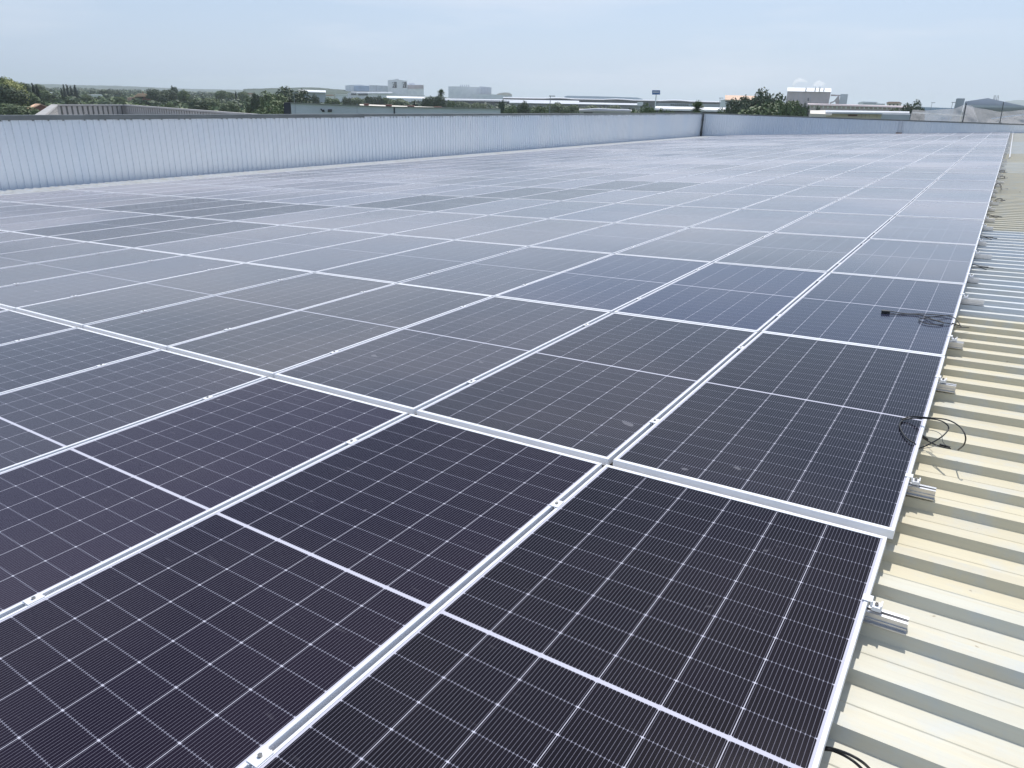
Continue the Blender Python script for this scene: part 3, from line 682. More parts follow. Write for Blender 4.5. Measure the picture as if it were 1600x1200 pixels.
while x <= 1130:
    wav.append((x, 151.6+(x-786)*0.0195-1.1*max(0, sin((x-850)/46*pi))*(1 if x > 850 else 0))); x += 6
hall(f7, 'wall', [(a, b+1.0) for a, b in wav], 1100, 80, 'dark'); mb = MB()
for i in range(len(wav)-1):
    q = [P(wav[i][0], wav[i][1]+1.6, 1096), P(wav[i+1][0], wav[i+1][1]+1.6, 1096), P(wav[i+1][0], wav[i+1][1], 1156), P(wav[i][0], wav[i][1], 1156)]
    mb.quad(*q); mb.quad(*[p_-Vector((0, 0, .4)) for p_ in q[::-1]])
rel(f7, mb).build('roof', MAT['lightgrey'], f7)
f8 = bld('factory', 'hazy arched hangar farthest in the centre behind the wavy roof', 943, 2300)
hall(f8, 'wall', [(882, 150.4), (886, 149.6), (940, 150.6), (996, 152.4), (1004, 154.6)], 2300, 120, 'blueg')
f9 = bld('factory', 'hall with stepped white roof below the wavy hangar', 900, 800)
hall(f9, 'wall', [(796, 159.8), (1000, 164)], 800, 40, 'grey'); slab(f9, 'roof', (796, 160.4, 157.6), (1000, 164.2, 161.6), 796, 50, 'lightgrey'); hall(f9, 'roof_house', [(996, 159.2), (1005, 159.6)], 780, 12, 'pale', ybot=165)
f9b = bld('warehouse', 'low grey shed with dark doorway just above the parapet, between lamp and billboard', 945, 190)
hall(f9b, 'wall', [(906, 171.4), (932, 170), (986, 172)], 190, 16, 'grey'); slab(f9b, 'roof', (905, 172.4, 169.8), (987, 173.6, 171.4), 189, 14, 'beige'); rect(f9b, 'door', 912, 174, 926, 182, 190, 'dark', .15, .1, 946)
f10 = bld('office_building', 'grey office block with a row of small windows behind the palm', 1063, 520)
hall(f10, 'wall', [(1026, 161.2), (1128, 163.4)], 520, 25, 'grey')
for i in range(9): rect(f10, 'window', 1048+3.2*i, 162.8+0.06*i, 1049.8+3.2*i, 164.8+0.06*i, 520, 'window', 0.3, 0.25, 1077)
f11 = bld('warehouse', 'bright white low roof behind the palm and bushes', 1080, 300)
hall(f11, 'wall', [(1024, 169.4), (1145, 172.6)], 300, 20, 'dark'); slab(f11, 'roof', (1024, 170.4, 165.8), (1149, 173.6, 168.4), 299, 30, 'white')
f12 = bld('factory', 'small hall with grey walls and a cream gabled roof left of the big trees', 1155, 520)
hall(f12, 'wall', [(1126, 156.2), (1134, 155.4), (1181, 157)], 520, 25, 'pale'); slab(f12, 'roof', (1133, 155.6, 148.6), (1182, 157, 149.8), 519, 18, 'orange')
for i in range(2): rect(f12, 'window', 1133.5, 158+3.4*i, 1142, 159.6+3.4*i, 520, 'window', 0.3, 0.25, 1153.5)
f13 = bld('factory', 'big pink walled plant with white top storey under two steam plumes', 1264, 1000)
hall(f13, 'wall', [(1230.5, 142.2), (1298, 143.6)], 1000, 70, 'pink'); slab(f13, 'roof', (1230.2, 142.4, 136.6), (1299, 143.6, 138), 999, 40, 'white')
for x in (1240, 1247, 1256, 1266): rect(f13, 'wall_panel', x, 143, x+.4, 160, 1000, 'grey', .5, .4, 1264)
rect(f13, 'window', 1262, 153, 1263.6, 158, 1000, 'window', .5, .4, 1264)
for x, y in ((1259, 137.4), (1273.5, 137), (1280.5, 136.6), (1287, 138)): hall(f13, 'stack', [(x, y), (x+1.6, y)], 995, 4, 'grey', ybot=143)
hall(f13, 'silo_tower', [(1313.5, 146.8), (1325.2, 147.2), (1323, 162)], 990, 14, 'lightgrey'); hall(f13, 'conveyor', [(1298.5, 147.4), (1314, 148.4)], 996, 5, 'pink', ybot=150.2)
polyrel(f13, 'conveyor', [(1296, 160.4), (1303, 157.6), (1308.5, 151), (1311.5, 149.8), (1311.5, 164), (1306, 163), (1305, 158.6), (1297, 162.6)], 992, 'pink', 1305, 0.5, 5)
f14 = bld('terrace', 'long pinkish terrace with a row of white arches, right of the big trees', 1340, 600)
hall(f14, 'wall', [(1262, 162.6), (1300, 163), (1422, 167)], 600, 14, 'pink'); slab(f14, 'roof', (1262, 163.6, 161.4), (1422, 168, 165.6), 598, 17, 'pink')
for i in range(20): polyrel(f14, 'arch', [(1264+7.1*i, 168.4+.15*i), (1264+7.1*i, 165.4+.15*i), (1265.1+7.1*i, 164.6+.15*i), (1266.4+7.1*i, 165.4+.15*i), (1266.4+7.1*i, 168.4+.15*i)][::-1], 600, 'white', 1342, .4, .3)
f15 = bld('house', 'cream flat roofed building standing above the terrace', 1358, 750)
hall(f15, 'wall', [(1341, 160.2), (1348, 158.6), (1371, 159.4), (1371, 161.6), (1383, 162)], 750, 15, 'white'); rect(f15, 'window', 1349, 160.6, 1369, 162, 750, 'grey', .3, .2, 1362)
f16 = bld('house', 'cream house with terracotta roof right of the flat roofed building', 1398, 740)
hall(f16, 'wall', [(1386, 161.4), (1408.5, 162)], 740, 12, 'cream'); hall(f16, 'roof', [(1385, 160.2), (1389, 158.8), (1405, 159), (1409.5, 160.8)], 739, 15, 'terra', ybot=161.6)
for i in range(3): rect(f16, 'window', 1389+6*i, 162.6, 1391.5+6*i, 165, 740, 'window', .3, .2, 1397)
f17 = bld('warehouse', 'cream low warehouse roofs just beyond the far parapet', 1340, 240)
hall(f17, 'roof', [(1266, 173.2), (1290, 172.8), (1342, 178.4)], 270, 30, 'cream', ybot=None); hall(f17, 'wall', [(1292, 174.2), (1420, 176)], 240, 14, 'cream')
slab(f17, 'eaves', (1290, 175, 172.2), (1421, 176.8, 174), 238, 20, 'lightgrey'); slab(f17, 'roof', (1266, 177.5, 172.4), (1300, 178.5, 172.8), 236, 26, 'cream'); rect(f17, 'window', 1325, 179.2, 1339.5, 181.4, 240, 'redmet', .2, .15, 1356)
for x in (1346, 1352, 1358, 1370): rect(f17, 'post', x, 175.4, x+.6, 184, 240, 'pink', .2, .15, 1356)
hall(f17, 'shed', [(1378, 178.2), (1424, 178.6)], 190, 15, 'grey', ybot=None)
f18 = bld('warehouse', 'large grey metal shed with shallow gable and four thin stacks', 1550, 190)
hall(f18, 'wall', [(1508, 158.6), (1543.5, 153.2), (1556, 156), (1600, 165.5), (1640, 174)], 190, 40, 'grey'); hall(f18, 'tower', [(1494.2, 154.4), (1496, 153.6), (1508, 153.8)], 186, 10, 'grey')
hall(f18, 'eaves', [(1507, 163.4), (1640, 167.4)], 185, 4, 'lightgrey', ybot=168)
for i, x in enumerate((1552.2, 1554, 1556.8, 1559)): polyrel(f18, 'stack', [(x, 156.6), (x+1, 148.8), (x+1.6, 148.8), (x+.7, 157.2)][::-1], 190, 'dark', 1574, -2, .4)
f19 = bld('factory', 'low hazy hall on the skyline between the round tree and the net', 1460, 500)
hall(f19, 'wall', [(1440, 167.2), (1492, 169)], 500, 20, 'blueg')
f20 = bld('warehouse', 'pale warehouse with bright white roof edge right of the big round trees', 488, 700)
hall(f20, 'wall', [(468, 142.6), (508.5, 143.8)], 700, 40, 'grey'); slab(f20, 'roof', (466.5, 143.2, 140), (509, 144.6, 141.3), 698, 30, 'white')
f21 = bld('factory', 'faint white factory peeking over the trees far left of the warehouse', 415, 1800)
hall(f21, 'wall', [(402, 141), (404, 139), (413, 138.6), (414, 140), (432, 139.6)], 1800, 40, 'white')
for i, (xa, xb, y, D, lab, w, rf) in enumerate([(70, 82, 144.2, 900, 'white farm buildings between the cypresses at far left', 'white', 'white'), (135, 160, 148.0, 700, 'long white greenhouse shed in the orchards', 'white', 'pale'),
      (509, 522, 148.2, 800, 'small white house with red roof right of the pale warehouse', 'white', 'terra'), (524, 543, 147.4, 900, 'white low sheds left of the loading bays', 'white', 'white'), (361, 366, 147.2, 800, 'tiny white cottage among the trees left of the lamp', 'white', 'terra'),
      (384, 398, 145.4, 800, 'pale house with brown roof beside the far cypress', 'cream', 'terra')]):
    o = bld('house', lab, (xa+xb)/2, D); hall(o, 'wall', [(xa, y+1.2), (xb, y+1.2)], D, 10, w); hall(o, 'roof', [(xa-.4, y+1.1), (xa+1.2, y), (xb-1.2, y), (xb+.4, y+1.1)], D-1, 12, rf, ybot=y+1.3)
# near farmhouse with orange roof
h1 = bld('house', 'small brick farmhouse with orange tiled roof below the orchards', 58, 290)
hall(h1, 'wall', [(50, 168.4), (62.5, 162.8), (77, 167.6)], 290, 6, 'brick'); 
def quadroof(o, pts4, mat, th=0.3):
    mb = MB(); mb.prism(pts4, [q-Vector((0, 0, th)) for q in pts4]); rel(o, mb); mb.build('roof', MAT[mat], o)
quadroof(h1, [P(41, 168.2, 283), P(49.5, 168.4, 287), P(63.5, 162.2, 290), P(55.5, 161.8, 296)], 'orange'); quadroof(h1, [P(63.5, 162.2, 289.5), P(78, 167.6, 289.5), P(76, 166.8, 297), P(62, 161.9, 297)], 'terra')
hall(h1, 'porch', [(42, 168.8), (50, 169)], 288, 5, 'orange')
h2 = bld('house', 'red brick villa with pale hipped roof in the middle of the orchards', 222, 560)
hall(h2, 'wall', [(212, 150), (235, 150.2)], 560, 9, 'brick'); hall(h2, 'roof', [(209.5, 150.2), (215, 146.6), (231, 146.8), (236.5, 150.4)], 557, 13, 'orange', ybot=150.9); hall(h2, 'chimney', [(222.4, 143.4), (223.4, 143.4)], 562, 1, 'brick', ybot=147.5)
for i in range(3): rect(h2, 'window', 215+6.5*i, 151.6, 217.4+6.5*i, 153.6, 560, 'window', .2, .15, 223.5)
hall(h2, 'annex', [(199, 153.2), (203, 152), (211, 152.4)], 556, 6, 'terra')

# billboard sign
sg = bld('billboard', 'blue billboard on a tall pole above the hangars', 1025, 480, 'sign')
u, rt = basis(1025, 480); a, b = P(1023.6, 165, 480), P(1025.4, 148, 480)
m = MB(); m.tube([(b.x, b.y, GZ), (b.x, b.y, b.z)], 0.35, 8); rel(sg, m).build('pole', MAT['white'], sg)
rect(sg, 'board', 1018.9, 141, 1031.4, 147.8, 480, 'sign', 0.6, 0.5, 1025)
for i, (q, hgt) in enumerate(((0, 2.0), (1.5, 2.0), (3, 2.0), (4.3, 2.0), (5.8, 2.0), (7.2, 2.0), (8.7, 2.0))):
    rect(sg, 'lettering', 1020.2+q, 143.0, 1021.2+q, 143.0+hgt, 480, 'white', 0.66, 0.05, 1025)
    rect(sg, 'lettering', 1020.2+q, 143.0, 1021.5+q, 143.6, 480, 'white', 0.68, 0.05, 1025) if i % 2 else None
# street lamps
for i, (x, y, D, lab) in enumerate([(860, 150.4, 210, 'thin grey street lamp left of the billboard in front of the halls'), (1125.2, 153.4, 330, 'thin grey street lamp beside the small hall with the cream roof'), (1488.6, 160.2, 330, 'thin street lamp left of the grey shed'),
                                    (1456.5, 160.6, 420, 'faint street lamp right of the round tree on the skyline'), (459, 145.4, 200, 'street lamp with pale head in front of the big round trees')]):
    t = P(x, y, D); o = empty('street_lamp', (t.x, t.y, GZ), lab, 'street lamp', 'street lamps beyond the roof')
    u, rt = basis(x, D); m = MB(); m.tube([(0, 0, 0), (0, 0, t.z-GZ)], [0.12, 0.08], 6); m.build('pole', MAT['lamp'], o)
    m = MB(); m.obox(rt*0.45+Vector((0, 0, 0)), rt, u, 0.85, 0.16, t.z-GZ-0.05, t.z-GZ+0.16); m.build('lamp_head', MAT['lamp'], o)

# ------------------------------------------------------------------ trees
def leafy(seed, blobs, n, size, zsc=1.0):
    """crown of leaf-sized faces on the shells of several clumps; unit tree: height 1, radius 0.5"""
    r = random.Random(seed); mb = MB()
    tot = sum(b[3]**2 for b in blobs)
    for (bx, by, bz, br) in blobs:
        for _ in range(int(n*br*br/tot)):
            v = Vector((r.gauss(0, 1), r.gauss(0, 1), r.gauss(0, 1))).normalized()
            rr = br*(0.62+0.45*r.random()**0.7); c = Vector((bx, by, bz))+Vector((v.x*rr, v.y*rr, v.z*rr*zsc))
            nn = (v+Vector((r.gauss(0, .5), r.gauss(0, .5), r.gauss(0, .5)+0.2))).normalized(); a = nn.orthogonal().normalized(); b = nn.cross(a)
            th = r.random()*pi; a, b = a*cos(th)+b*sin(th), b*cos(th)-a*sin(th); s_ = size*(0.6+0.8*r.random())
            mb.quad(c-a*s_, c-b*s_*0.7, c+a*s_, c+b*s_*0.7)
    return mb
def broad_blobs(seed, k=13, flat=0.8):
    r = random.Random(seed); out = [(0, 0, 0.58, 0.30), (0.05, 0.03, 0.38, 0.24)]
    for i in range(k):
        th = r.random()*2*pi; el = r.uniform(-0.45, 1.1); R_ = r.uniform(0.22, 0.34)
        out.append((cos(th)*cos(el)*R_, sin(th)*cos(el)*R_, 0.56+sin(el)*R_*flat, r.uniform(0.12, 0.21)))
    return out
CROWN = {}
for nm, mat, k in (('dark', 'leaf_dark', 13), ('mid', 'leaf_mid', 14), ('olive', 'leaf_olive', 12)):
    for v in range(3): CROWN[nm, v] = leafy(len(nm)+v*31+k, broad_blobs(v*17+k, k), 4200, 0.027).mesh('crown', MAT[mat])
CROWN['blossom', 0] = leafy(77, broad_blobs(77, 15), 4200, 0.027).mesh('crown', MAT['leaf_yellow'])
for v in range(2):
    r = random.Random(v+5); bl = []
    for i in range(14):
        z = 0.10+0.80*i/13; bl.append((r.uniform(-.08, .08), r.uniform(-.08, .08), z, (0.42*(1-((z-0.30)/0.72)**2*0.85) if z > .3 else 0.38)*0.75))
    CROWN['cypress', v] = leafy(v+9, bl, 2200, 0.035, 0.32).mesh('crown', MAT['leaf_cyp'])
m = MB(); m.tube([(0, 0, 0), (0.01, 0.01, 0.25), (-0.01, 0, 0.5)], [0.035, 0.026, 0.014], 7)
for th in (0.3, 2.2, 4.1, 5.4): m.tube([(0, 0, 0.28), (cos(th)*.10, sin(th)*.10, 0.42), (cos(th)*.22, sin(th)*.22, 0.58)], [0.016, 0.011, 0.005], 5)
TRUNK = m.mesh('trunk', MAT['bark'], True)
def tree(kind, v, x, w, ytop, D, label, group=None, name=None):
    top = P(x, ytop, D); H = top.z-GZ; wd = w*(1.0 if kind == 'cypress' else 1.3)/CF*(top-CP).dot(CW)
    cat = 'tree'
    o = empty(name or {'cypress': 'cypress_tree'}.get(kind, 'tree'), (top.x, top.y, GZ), label, cat, group)
    o.rotation_euler = (0, 0, (x*7.3) % 6.28); s = wd/0.9; o.scale = (s, s, H/0.96)
    a = bpy.data.objects.new('crown', CROWN[kind, v % (1 if kind == 'blossom' else 2 if kind == 'cypress' else 3)]); b = bpy.data.objects.new('trunk', TRUNK)
    for q in (a, b): COL.objects.link(q); q.parent = o
    return o
TR = [('dark', 0, 4, 34, 118.5, 330, 'tall dark tree at the very left edge behind the yellow blossoming one'), ('blossom', 0, 17, 34, 121, 322, 'tree with pale yellow blossom at the left edge'),
      ('dark', 1, 8, 46, 132, 300, 'broad dark tree in front of the yellow blossoming tree'), ('dark', 2, 33, 26, 130, 420, 'dark tree right of the yellow blossoming one'), ('mid', 1, 38, 30, 140, 380, 'rounded green tree filling the gap left of the cypresses'),
      ('cypress', 0, 50, 9, 129, 420, 'tallest cypress left of the white farm'), ('cypress', 1, 56, 9, 132, 425, 'second cypress left of the white farm, slightly shorter'), ('mid', 2, 66, 20, 138, 520, 'hazy round tree right of the near cypress pair'),
      ('olive', 0, 58, 16, 129.5, 800, 'faint pale tree behind the near cypress pair'), ('olive', 1, 40, 12, 129, 900, 'faint umbrella shaped tree on the skyline near the left'),
      ('cypress', 0, 95, 5, 137, 640, 'shortest and leftmost cypress of the distant row'), ('cypress', 1, 98.5, 6, 131, 650, 'second cypress of the distant row, sharply pointed'), ('cypress', 0, 103.5, 6, 131, 655, 'third cypress of the distant row'),
      ('cypress', 1, 109.5, 6, 133.5, 645, 'fourth cypress of the distant row'), ('cypress', 0, 115.8, 8, 132, 640, 'broadest and rightmost cypress of the distant row'),
      ('olive', 2, 24, 40, 161, 262, 'grey green bush left of the brick farmhouse'), ('mid', 0, 4, 30, 158, 268, 'green bush at the left edge above the parapet'), ('mid', 2, 55, 14, 169, 255, 'small round bush in front of the brick farmhouse'),
      ('dark', 0, 110, 15, 154, 330, 'dark bush in the orchard above the low warehouse'), ('mid', 1, 133, 12, 147, 600, 'round green tree left of the long white greenhouse'),
      ('dark', 1, 163, 14, 140, 900, 'dark hazy tree on the skyline above the greenhouse'), ('dark', 2, 178, 20, 141, 850, 'broad hazy tree left of the red villa'), ('mid', 0, 186, 14, 150, 480, 'small green tree between greenhouse and red villa'),
      ('dark', 2, 246, 30, 138.6, 520, 'large dark tree right of the red villa'), ('dark', 0, 262, 24, 139, 560, 'dark spreading tree behind the villa, second to its right'), ('dark', 1, 271, 9, 133.4, 620, 'narrow tall tree rising above the skyline right of the villa'),
      ('mid', 1, 285, 18, 140, 560, 'green tree just right of the tall narrow one'), ('dark', 2, 307, 28, 154.5, 300, 'dark round tree just above the low warehouse parapet'), ('mid', 2, 265, 14, 159, 300, 'small bush left of the dark round tree'),
      ('olive', 0, 330, 26, 151, 420, 'silvery tree right of the dark round tree'), ('mid', 0, 344, 18, 140, 700, 'round tree on the skyline in the left middle'), ('mid', 2, 357, 14, 142, 720, 'smaller round tree on the skyline beside the round one'),
      ('cypress', 1, 368, 5, 142, 640, 'lone cypress on the skyline in the left middle'), ('mid', 1, 380, 16, 142, 760, 'hazy tree right of the lone cypress'), ('olive', 2, 360, 26, 157, 320, 'silver bush low behind the end of the low warehouse'),
      ('dark', 1, 455, 50, 135, 260, 'biggest round dark tree left of the pale warehouse'), ('mid', 0, 428, 38, 140, 250, 'mid green tree on the left flank of the biggest round tree'), ('mid', 2, 436, 46, 152, 215, 'leafy green bush low before the biggest round tree'),
      ('olive', 1, 402, 40, 148, 280, 'pale olive tree with loose crown left of the biggest tree'), ('dark', 0, 398, 13, 143, 270, 'dark pointed tree rising out of the pale olive one'), ('mid', 1, 415, 40, 163, 190, 'bright bush just above the coping left of the logo warehouse'),
      ('dark', 2, 491, 12, 147, 420, 'small round dark tree before the pale warehouse'), ('mid', 0, 520, 22, 151, 430, 'low tree right of the pale warehouse'), ('dark', 1, 541, 14, 150.6, 450, 'dark low tree beneath the arched factory'), ('olive', 0, 556, 24, 150, 480, 'pale tree beneath the loading bays'),
      ('dark', 0, 577, 12, 149.4, 500, 'dark tree beneath the right loading bay'), ('dark', 2, 588, 16, 149.4, 520, 'bushy tree left below the tower block'), ('mid', 2, 603, 16, 150.6, 520, 'green tree below the tower block'), ('olive', 2, 624, 26, 152.6, 480, 'broad pale tree below the tower block emblems'),
      ('cypress', 0, 647.5, 6, 155.4, 330, 'small dark conical tree left of the dense grove'), ('dark', 1, 668, 16, 149.6, 340, 'left tree of the dense dark grove before the factories'), ('dark', 0, 680, 18, 148.6, 350, 'middle tree of the dense dark grove'), ('dark', 2, 690, 16, 149, 345, 'right tree of the dense dark grove under the palm'),
      ('mid', 0, 705, 12, 155, 420, 'small tree right of the dense grove'), ('olive', 1, 722, 22, 157, 450, 'pale tree below the factory with stacks'), ('olive', 0, 748, 22, 158.4, 430, 'pale olive tree below the long low hall'), ('dark', 1, 784, 10, 154.6, 260, 'dark tapering tree at the right end of the logo warehouse'),
      ('mid', 1, 797, 18, 164, 240, 'green bush right of the dark tapering tree'), ('dark', 2, 820, 18, 158, 300, 'dark tree left of the thin street lamp'), ('mid', 0, 842, 26, 163, 260, 'spreading green tree just left of the street lamp'), ('olive', 2, 870, 24, 158, 420, 'hazy pale tree just right of the street lamp'),
      ('mid', 2, 895, 24, 161.4, 380, 'mid green tree second to the right of the street lamp'), ('olive', 0, 925, 28, 162, 400, 'pale tree in the centre below the wavy hangar'), ('olive', 1, 958, 24, 163, 420, 'pale tree right of centre below the wavy hangar'),
      ('mid', 1, 1016, 26, 161.4, 170, 'bright green tree under the billboard'), ('mid', 0, 1000, 26, 169.6, 165, 'low shrub left of the tree under the billboard'), ('mid', 2, 1047, 24, 167.4, 165, 'low bright shrub between billboard and palm'), ('mid', 1, 1032, 18, 169, 160, 'small shrub right under the billboard pole'),
      ('dark', 0, 1155, 36, 151.5, 200, 'left and lower tree of the big green clump'), ('dark', 1, 1178, 40, 144, 205, 'second tree of the big green clump'), ('dark', 2, 1206, 44, 138.6, 210, 'tallest tree in the middle of the big green clump'), ('mid', 0, 1223, 42, 152, 190, 'lighter tree in front on the right of the big clump'),
      ('mid', 2, 1243, 36, 150, 195, 'right hand tree of the big green clump'), ('dark', 1, 1261, 10, 159.4, 230, 'narrow dark tree at the right end of the big clump'), ('mid', 1, 1132, 18, 168.4, 180, 'small shrub right of the palm'), ('mid', 1, 1185, 60, 160, 180, 'dense green shrub low before the big clump'),
      ('dark', 2, 1425, 30, 156.6, 260, 'round dark tree left of the net'), ('mid', 0, 1398, 18, 165.4, 300, 'small green tree left of the round dark one'), ('dark', 0, 1441, 12, 166.6, 270, 'small dark bush touching the right of the round tree'), ('dark', 1, 1279, 7, 164.2, 420, 'little dark tree before the terrace arches')]
for k_, v, x, w, yt, D, lab in TR: tree(k_, v, x, w, yt, D, lab)
# palms
def palm(x, ytop, D, w, label):
    top = P(x, ytop, D); H = top.z-GZ; R_ = w/2/CF*(top-CP).dot(CW)
    o = empty('palm_tree', (top.x, top.y, GZ), label, 'palm', 'palm trees'); m = MB(); hc = H-R_*0.75
    m.tube([(0, 0, 0), (0.1, 0, hc*0.5), (0, 0, hc)], [R_*0.14, R_*0.11, R_*0.12], 8); m.build('trunk', MAT['bark'], o, True)
    r = random.Random(5); m = MB(); dr = MB()
    for i in range(110):
        th = r.random()*2*pi; el = r.uniform(-0.8, 1.4); L = R_*r.uniform(0.6, 0.8); tgt = m if el > -0.45 else dr
        d = Vector((cos(th)*cos(el), sin(th)*cos(el), sin(el))); side = d.cross(Vector((0, 0, 1))).normalized(); prev = Vector((0, 0, hc)); pw_ = R_*0.03
        for s_ in range(5):
            nx = prev+d*(L/5); d = (d+Vector((0, 0, -0.07))).normalized(); w2 = R_*(0.16 if s_ in (2, 3) else 0.10 if s_ != 4 else 0.02)
            for q in range(4):
                a = prev+(nx-prev)*(q/4); lo = -0.25*w2
                for sg_ in (-1, 1): tgt.quad(a, a+side*sg_*w2+(nx-prev)*0.5+Vector((0, 0, lo)), a+side*sg_*w2+(nx-prev)*0.62+Vector((0, 0, lo)), a+(nx-prev)*0.14)
            prev = nx
    m.build('fronds', MAT['leaf_mid'], o); dr.build('dead_fronds', MAT['leaf_olive'], o)
palm(1091, 155.2, 150, 36, 'palm with a dense fan crown standing behind the parapet corner'); palm(689, 138.0, 360, 21, 'hazy palm rising over the dense dark grove')

# orchards and scrub that cover the plain
r = random.Random(21); mb = MB()
def shrub(c, R_, n, r):
    for _ in range(n):
        v = Vector((r.gauss(0, 1), r.gauss(0, 1), abs(r.gauss(0, 1)))).normalized(); q = c+Vector((v.x*R_, v.y*R_, v.z*R_*0.85))*r.uniform(0.7, 1.05)
        nn = (v+Vector((r.gauss(0, .4), r.gauss(0, .4), r.gauss(0, .4)))).normalized(); a = nn.orthogonal().normalized(); b = nn.cross(a); s_ = R_*r.uniform(0.18, 0.34)
        mb.quad(q-a*s_, q-b*s_, q+a*s_, q+b*s_)
for i in range(3600):
    x = r.uniform(-120, 1100); D = 235*(2200/235)**(r.random()**1.15)
    if x > 880 and D < 400: continue
    q = P(x, 150, D); shrub(Vector((q.x, q.y, GZ+0.3)), r.uniform(1.6, 3.4)*(1+D/1800), 34 if D < 700 else 20, r)
tag(mb.build('orchard', MAT['leaf_mid']), 'green orchard trees and scrub covering the plain', 'orchard', kind='stuff')
mb = MB()
for i in range(1300):
    x = r.uniform(-120, 1000); D = 420*(2600/420)**(r.random()**0.9); q = P(x, 150, D)
    shrub(Vector((q.x, q.y, GZ+0.5)), r.uniform(2.2, 4.4)*(1+D/2200), 26, r)
tag(mb.build('woodland', MAT['leaf_dark']), 'scattered darker scrub woodland farther out on the plain', 'woodland', kind='stuff')

# ------------------------------------------------------------------ debris net with posts beyond the end wall
nm = N('net_mesh'); uvn = nm.node('ShaderNodeUVMap', uv_map='metres').outputs[0]
wv = nm.node('ShaderNodeMapping'); wv.inputs['Scale'].default_value = (1, 1, 1); nm.l.new(uvn, wv.inputs[0])
alp = nm.ramp(nm.noise(wv.outputs[0], 1.3, 5, 0.7), [(0.3, 0.36), (0.75, 0.52)])
NETM = nm.set(Base_Color=(0.50, 0.49, 0.49), Roughness=0.9, Alpha=alp)
net = empty('safety_net', (0, YE+1, 0.3), 'pale debris net draped on posts over the far parapet at right', 'net')
DN = 71.5
def netstrip(name, tops, bots, D0, D1, seed):
    r = random.Random(seed); n_ = 46; m_ = 12; mb = MB(); uvs = []
    def itp(L, t):
        for i in range(len(L)-1):
            if L[i][0] <= t <= L[i+1][0]:
                k = (t-L[i][0])/(L[i+1][0]-L[i][0]); return [L[i][j]+(L[i+1][j]-L[i][j])*k for j in range(1, 3)]
        return L[-1][1:]
    ph = [r.uniform(0, 6) for _ in range(6)]
    for i in range(n_+1):
        t = i/n_; a, b = itp(tops, t), itp(bots, t)
        for j in range(m_+1):
            s_ = j/m_; x = a[0]+(b[0]-a[0])*s_; y = a[1]+(b[1]-a[1])*s_
            D = D0+(D1-D0)*s_+0.5*sin(5*t*3+ph[0]+s_*4)*(s_*(1-s_)*2)+0.3*sin(17*t+ph[1]-6*s_)
            mb.v.append(tuple(P(x, y+0.35*sin(13*t+ph[2]+3*s_), D))); uvs.append((t*12, s_*3))
    for i in range(n_):
        for j in range(m_): q = i*(m_+1)+j; mb.f.append((q, q+1, q+m_+2, q+m_+1)); mb.mi.append(0)
    me = mb.mesh(name, NETM, True); add_uv(me, uvs); o = link(name, me, net); o.location = tuple(-c for c in net.location); return o
netstrip('net_sheet', [(0, 1426, 171.6), (.25, 1446, 172.4), (.6, 1490, 170), (.85, 1506, 163.6), (1, 1520, 165.6)], [(0, 1421, 187.6), (.5, 1470, 190.2), (1, 1530, 193.2)], 74, 70.2, 1)
netstrip('net_sheet', [(0, 1508, 164), (.15, 1522, 167.6), (.45, 1560, 174.6), (.8, 1600, 172), (1, 1640, 170)], [(0, 1505, 191.6), (.3, 1545, 193.4), (1, 1640, 198)], 75, 70.4, 2)
netstrip('net_sheet', [(0, 1545, 186), (.5, 1590, 180), (1, 1640, 178)], [(0, 1540, 193.6), (.5, 1590, 195.6), (1, 1640, 198)], 73.2, 70.2, 3)
m = MB()
m.tube([P(1426, 176.0, 73.4), P(1460, 177.6, 73.4), P(1514, 181.4, 73.2)], 0.05, 6); rel(net, m).build('edge_rope', MAT['white'], net)
m = MB(); m.tube([P(1549, 185.6, 72.6), P(1590, 180.2, 72.4), P(1640, 177.8, 72.2)], 0.05, 6); rel(net, m).build('edge_rope', MAT['white'], net)
for i, (xt, yt, xb, yb, lab) in enumerate([(1509.8, 161.8, 1504, 193, 'dark steel post holding up the net at its peak'), (1568.2, 159.4, 1563.5, 190, 'thin dark post at the right, behind the net'), (1424.4, 173, 1420.5, 190, 'short post at the left end of the net')]):
    a, b = P(xt, yt, 70.6), P(xb, yb, 70.4); o = empty('net_post', (b.x, b.y, b.z-0.5), lab, 'post', 'posts of the debris net')
    m = MB(); m.tube([Vector((0, 0, 0)), a-o.location], 0.045 if i == 0 else 0.03, 8); m.build('post', MAT['pipe'], o)
    m = MB(); m.box(-0.12, -0.1, 0.1, 0.12, 0.1, 0.42); m.build('bracket', MAT['pipe'], o)

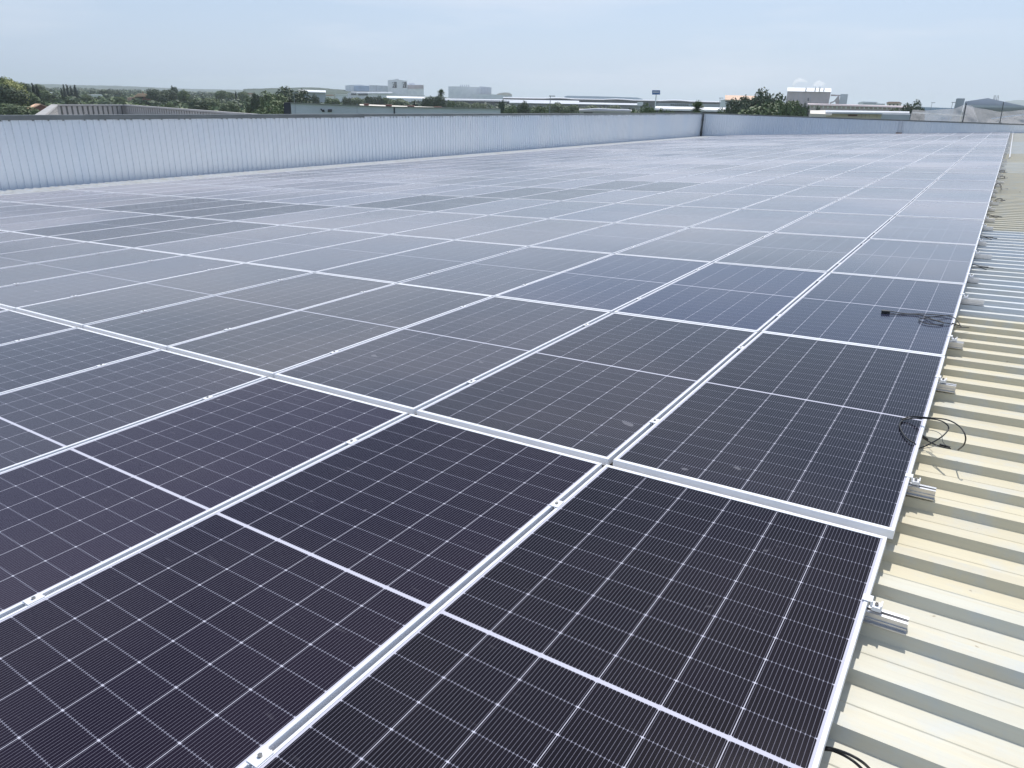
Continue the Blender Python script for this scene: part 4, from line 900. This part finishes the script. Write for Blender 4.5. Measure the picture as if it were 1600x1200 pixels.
# ------------------------------------------------------------------ steam plumes
def steam(pts, label, dens):
    c0 = P(pts[0][0], pts[0][1], 1000)
    k = N('steam'); k.n.remove(k.b); pv = k.node('ShaderNodeVolumePrincipled'); out = k.n['Material Output']; k.l.new(pv.outputs[0], out.inputs['Volume'])
    pv.inputs['Color'].default_value = (1, 1, 1, 1); pv.inputs['Density'].default_value = dens; pv.inputs['Anisotropy'].default_value = 0.2
    import bmesh
    bm = bmesh.new(); rr = random.Random(len(label))
    for (x, y, rad) in pts:
        c = P(x, y, 1000)-c0; R_ = rad/CF*1000
        ret = bmesh.ops.create_icosphere(bm, subdivisions=3, radius=R_)
        for v in ret['verts']:
            v.co *= 1+0.22*sin(v.co.x*1.9+x)*cos(v.co.z*2.3+y)+rr.uniform(-.03, .03); v.co += c
    me = bpy.data.meshes.new('steam_plume'); bm.to_mesh(me); bm.free(); me.materials.append(k.m)
    o = link('steam_plume', me, None, c0)
    md = o.modifiers.new('union', 'REMESH'); md.mode = 'VOXEL'; md.voxel_size = 0.45
    tag(o, label, 'steam', 'steam plumes')
steam([(1239.4, 134.4, 1.3), (1240.4, 131.6, 1.7), (1242.2, 128.4, 2.2), (1245, 126.2, 2.8), (1249, 124.8, 3), (1253, 125.4, 2.3), (1257, 126.6, 1.9), (1260.4, 128, 1.4)], 'left steam plume bending to the right above the pink plant', 0.20)
steam([(1272.4, 133, 1.8), (1275, 131, 3), (1279, 129.6, 3.6), (1283, 130.6, 2.8), (1286, 131.8, 2.2), (1277, 134, 2.2), (1289, 131, 1.2)], 'right rounder steam plume above the pink plant', 0.20)

# ------------------------------------------------------------------ haze
hm = N('haze'); hm.n.remove(hm.b); pv = hm.node('ShaderNodeVolumePrincipled'); hm.l.new(pv.outputs[0], hm.n['Material Output'].inputs['Volume'])
pv.inputs['Color'].default_value = (0.84, 0.91, 1.0, 1); pv.inputs['Density'].default_value = 0.00014; pv.inputs['Anisotropy'].default_value = 0.35
mb = MB(); mb.box(-15000, -15000, GZ-3.0, 15000, 15000, 130); hz_ = mb.build('haze', hm.m); tag(hz_, kind='stuff')
hz_['label'] = 'thin pale haze over the plain'; hz_['category'] = 'haze'
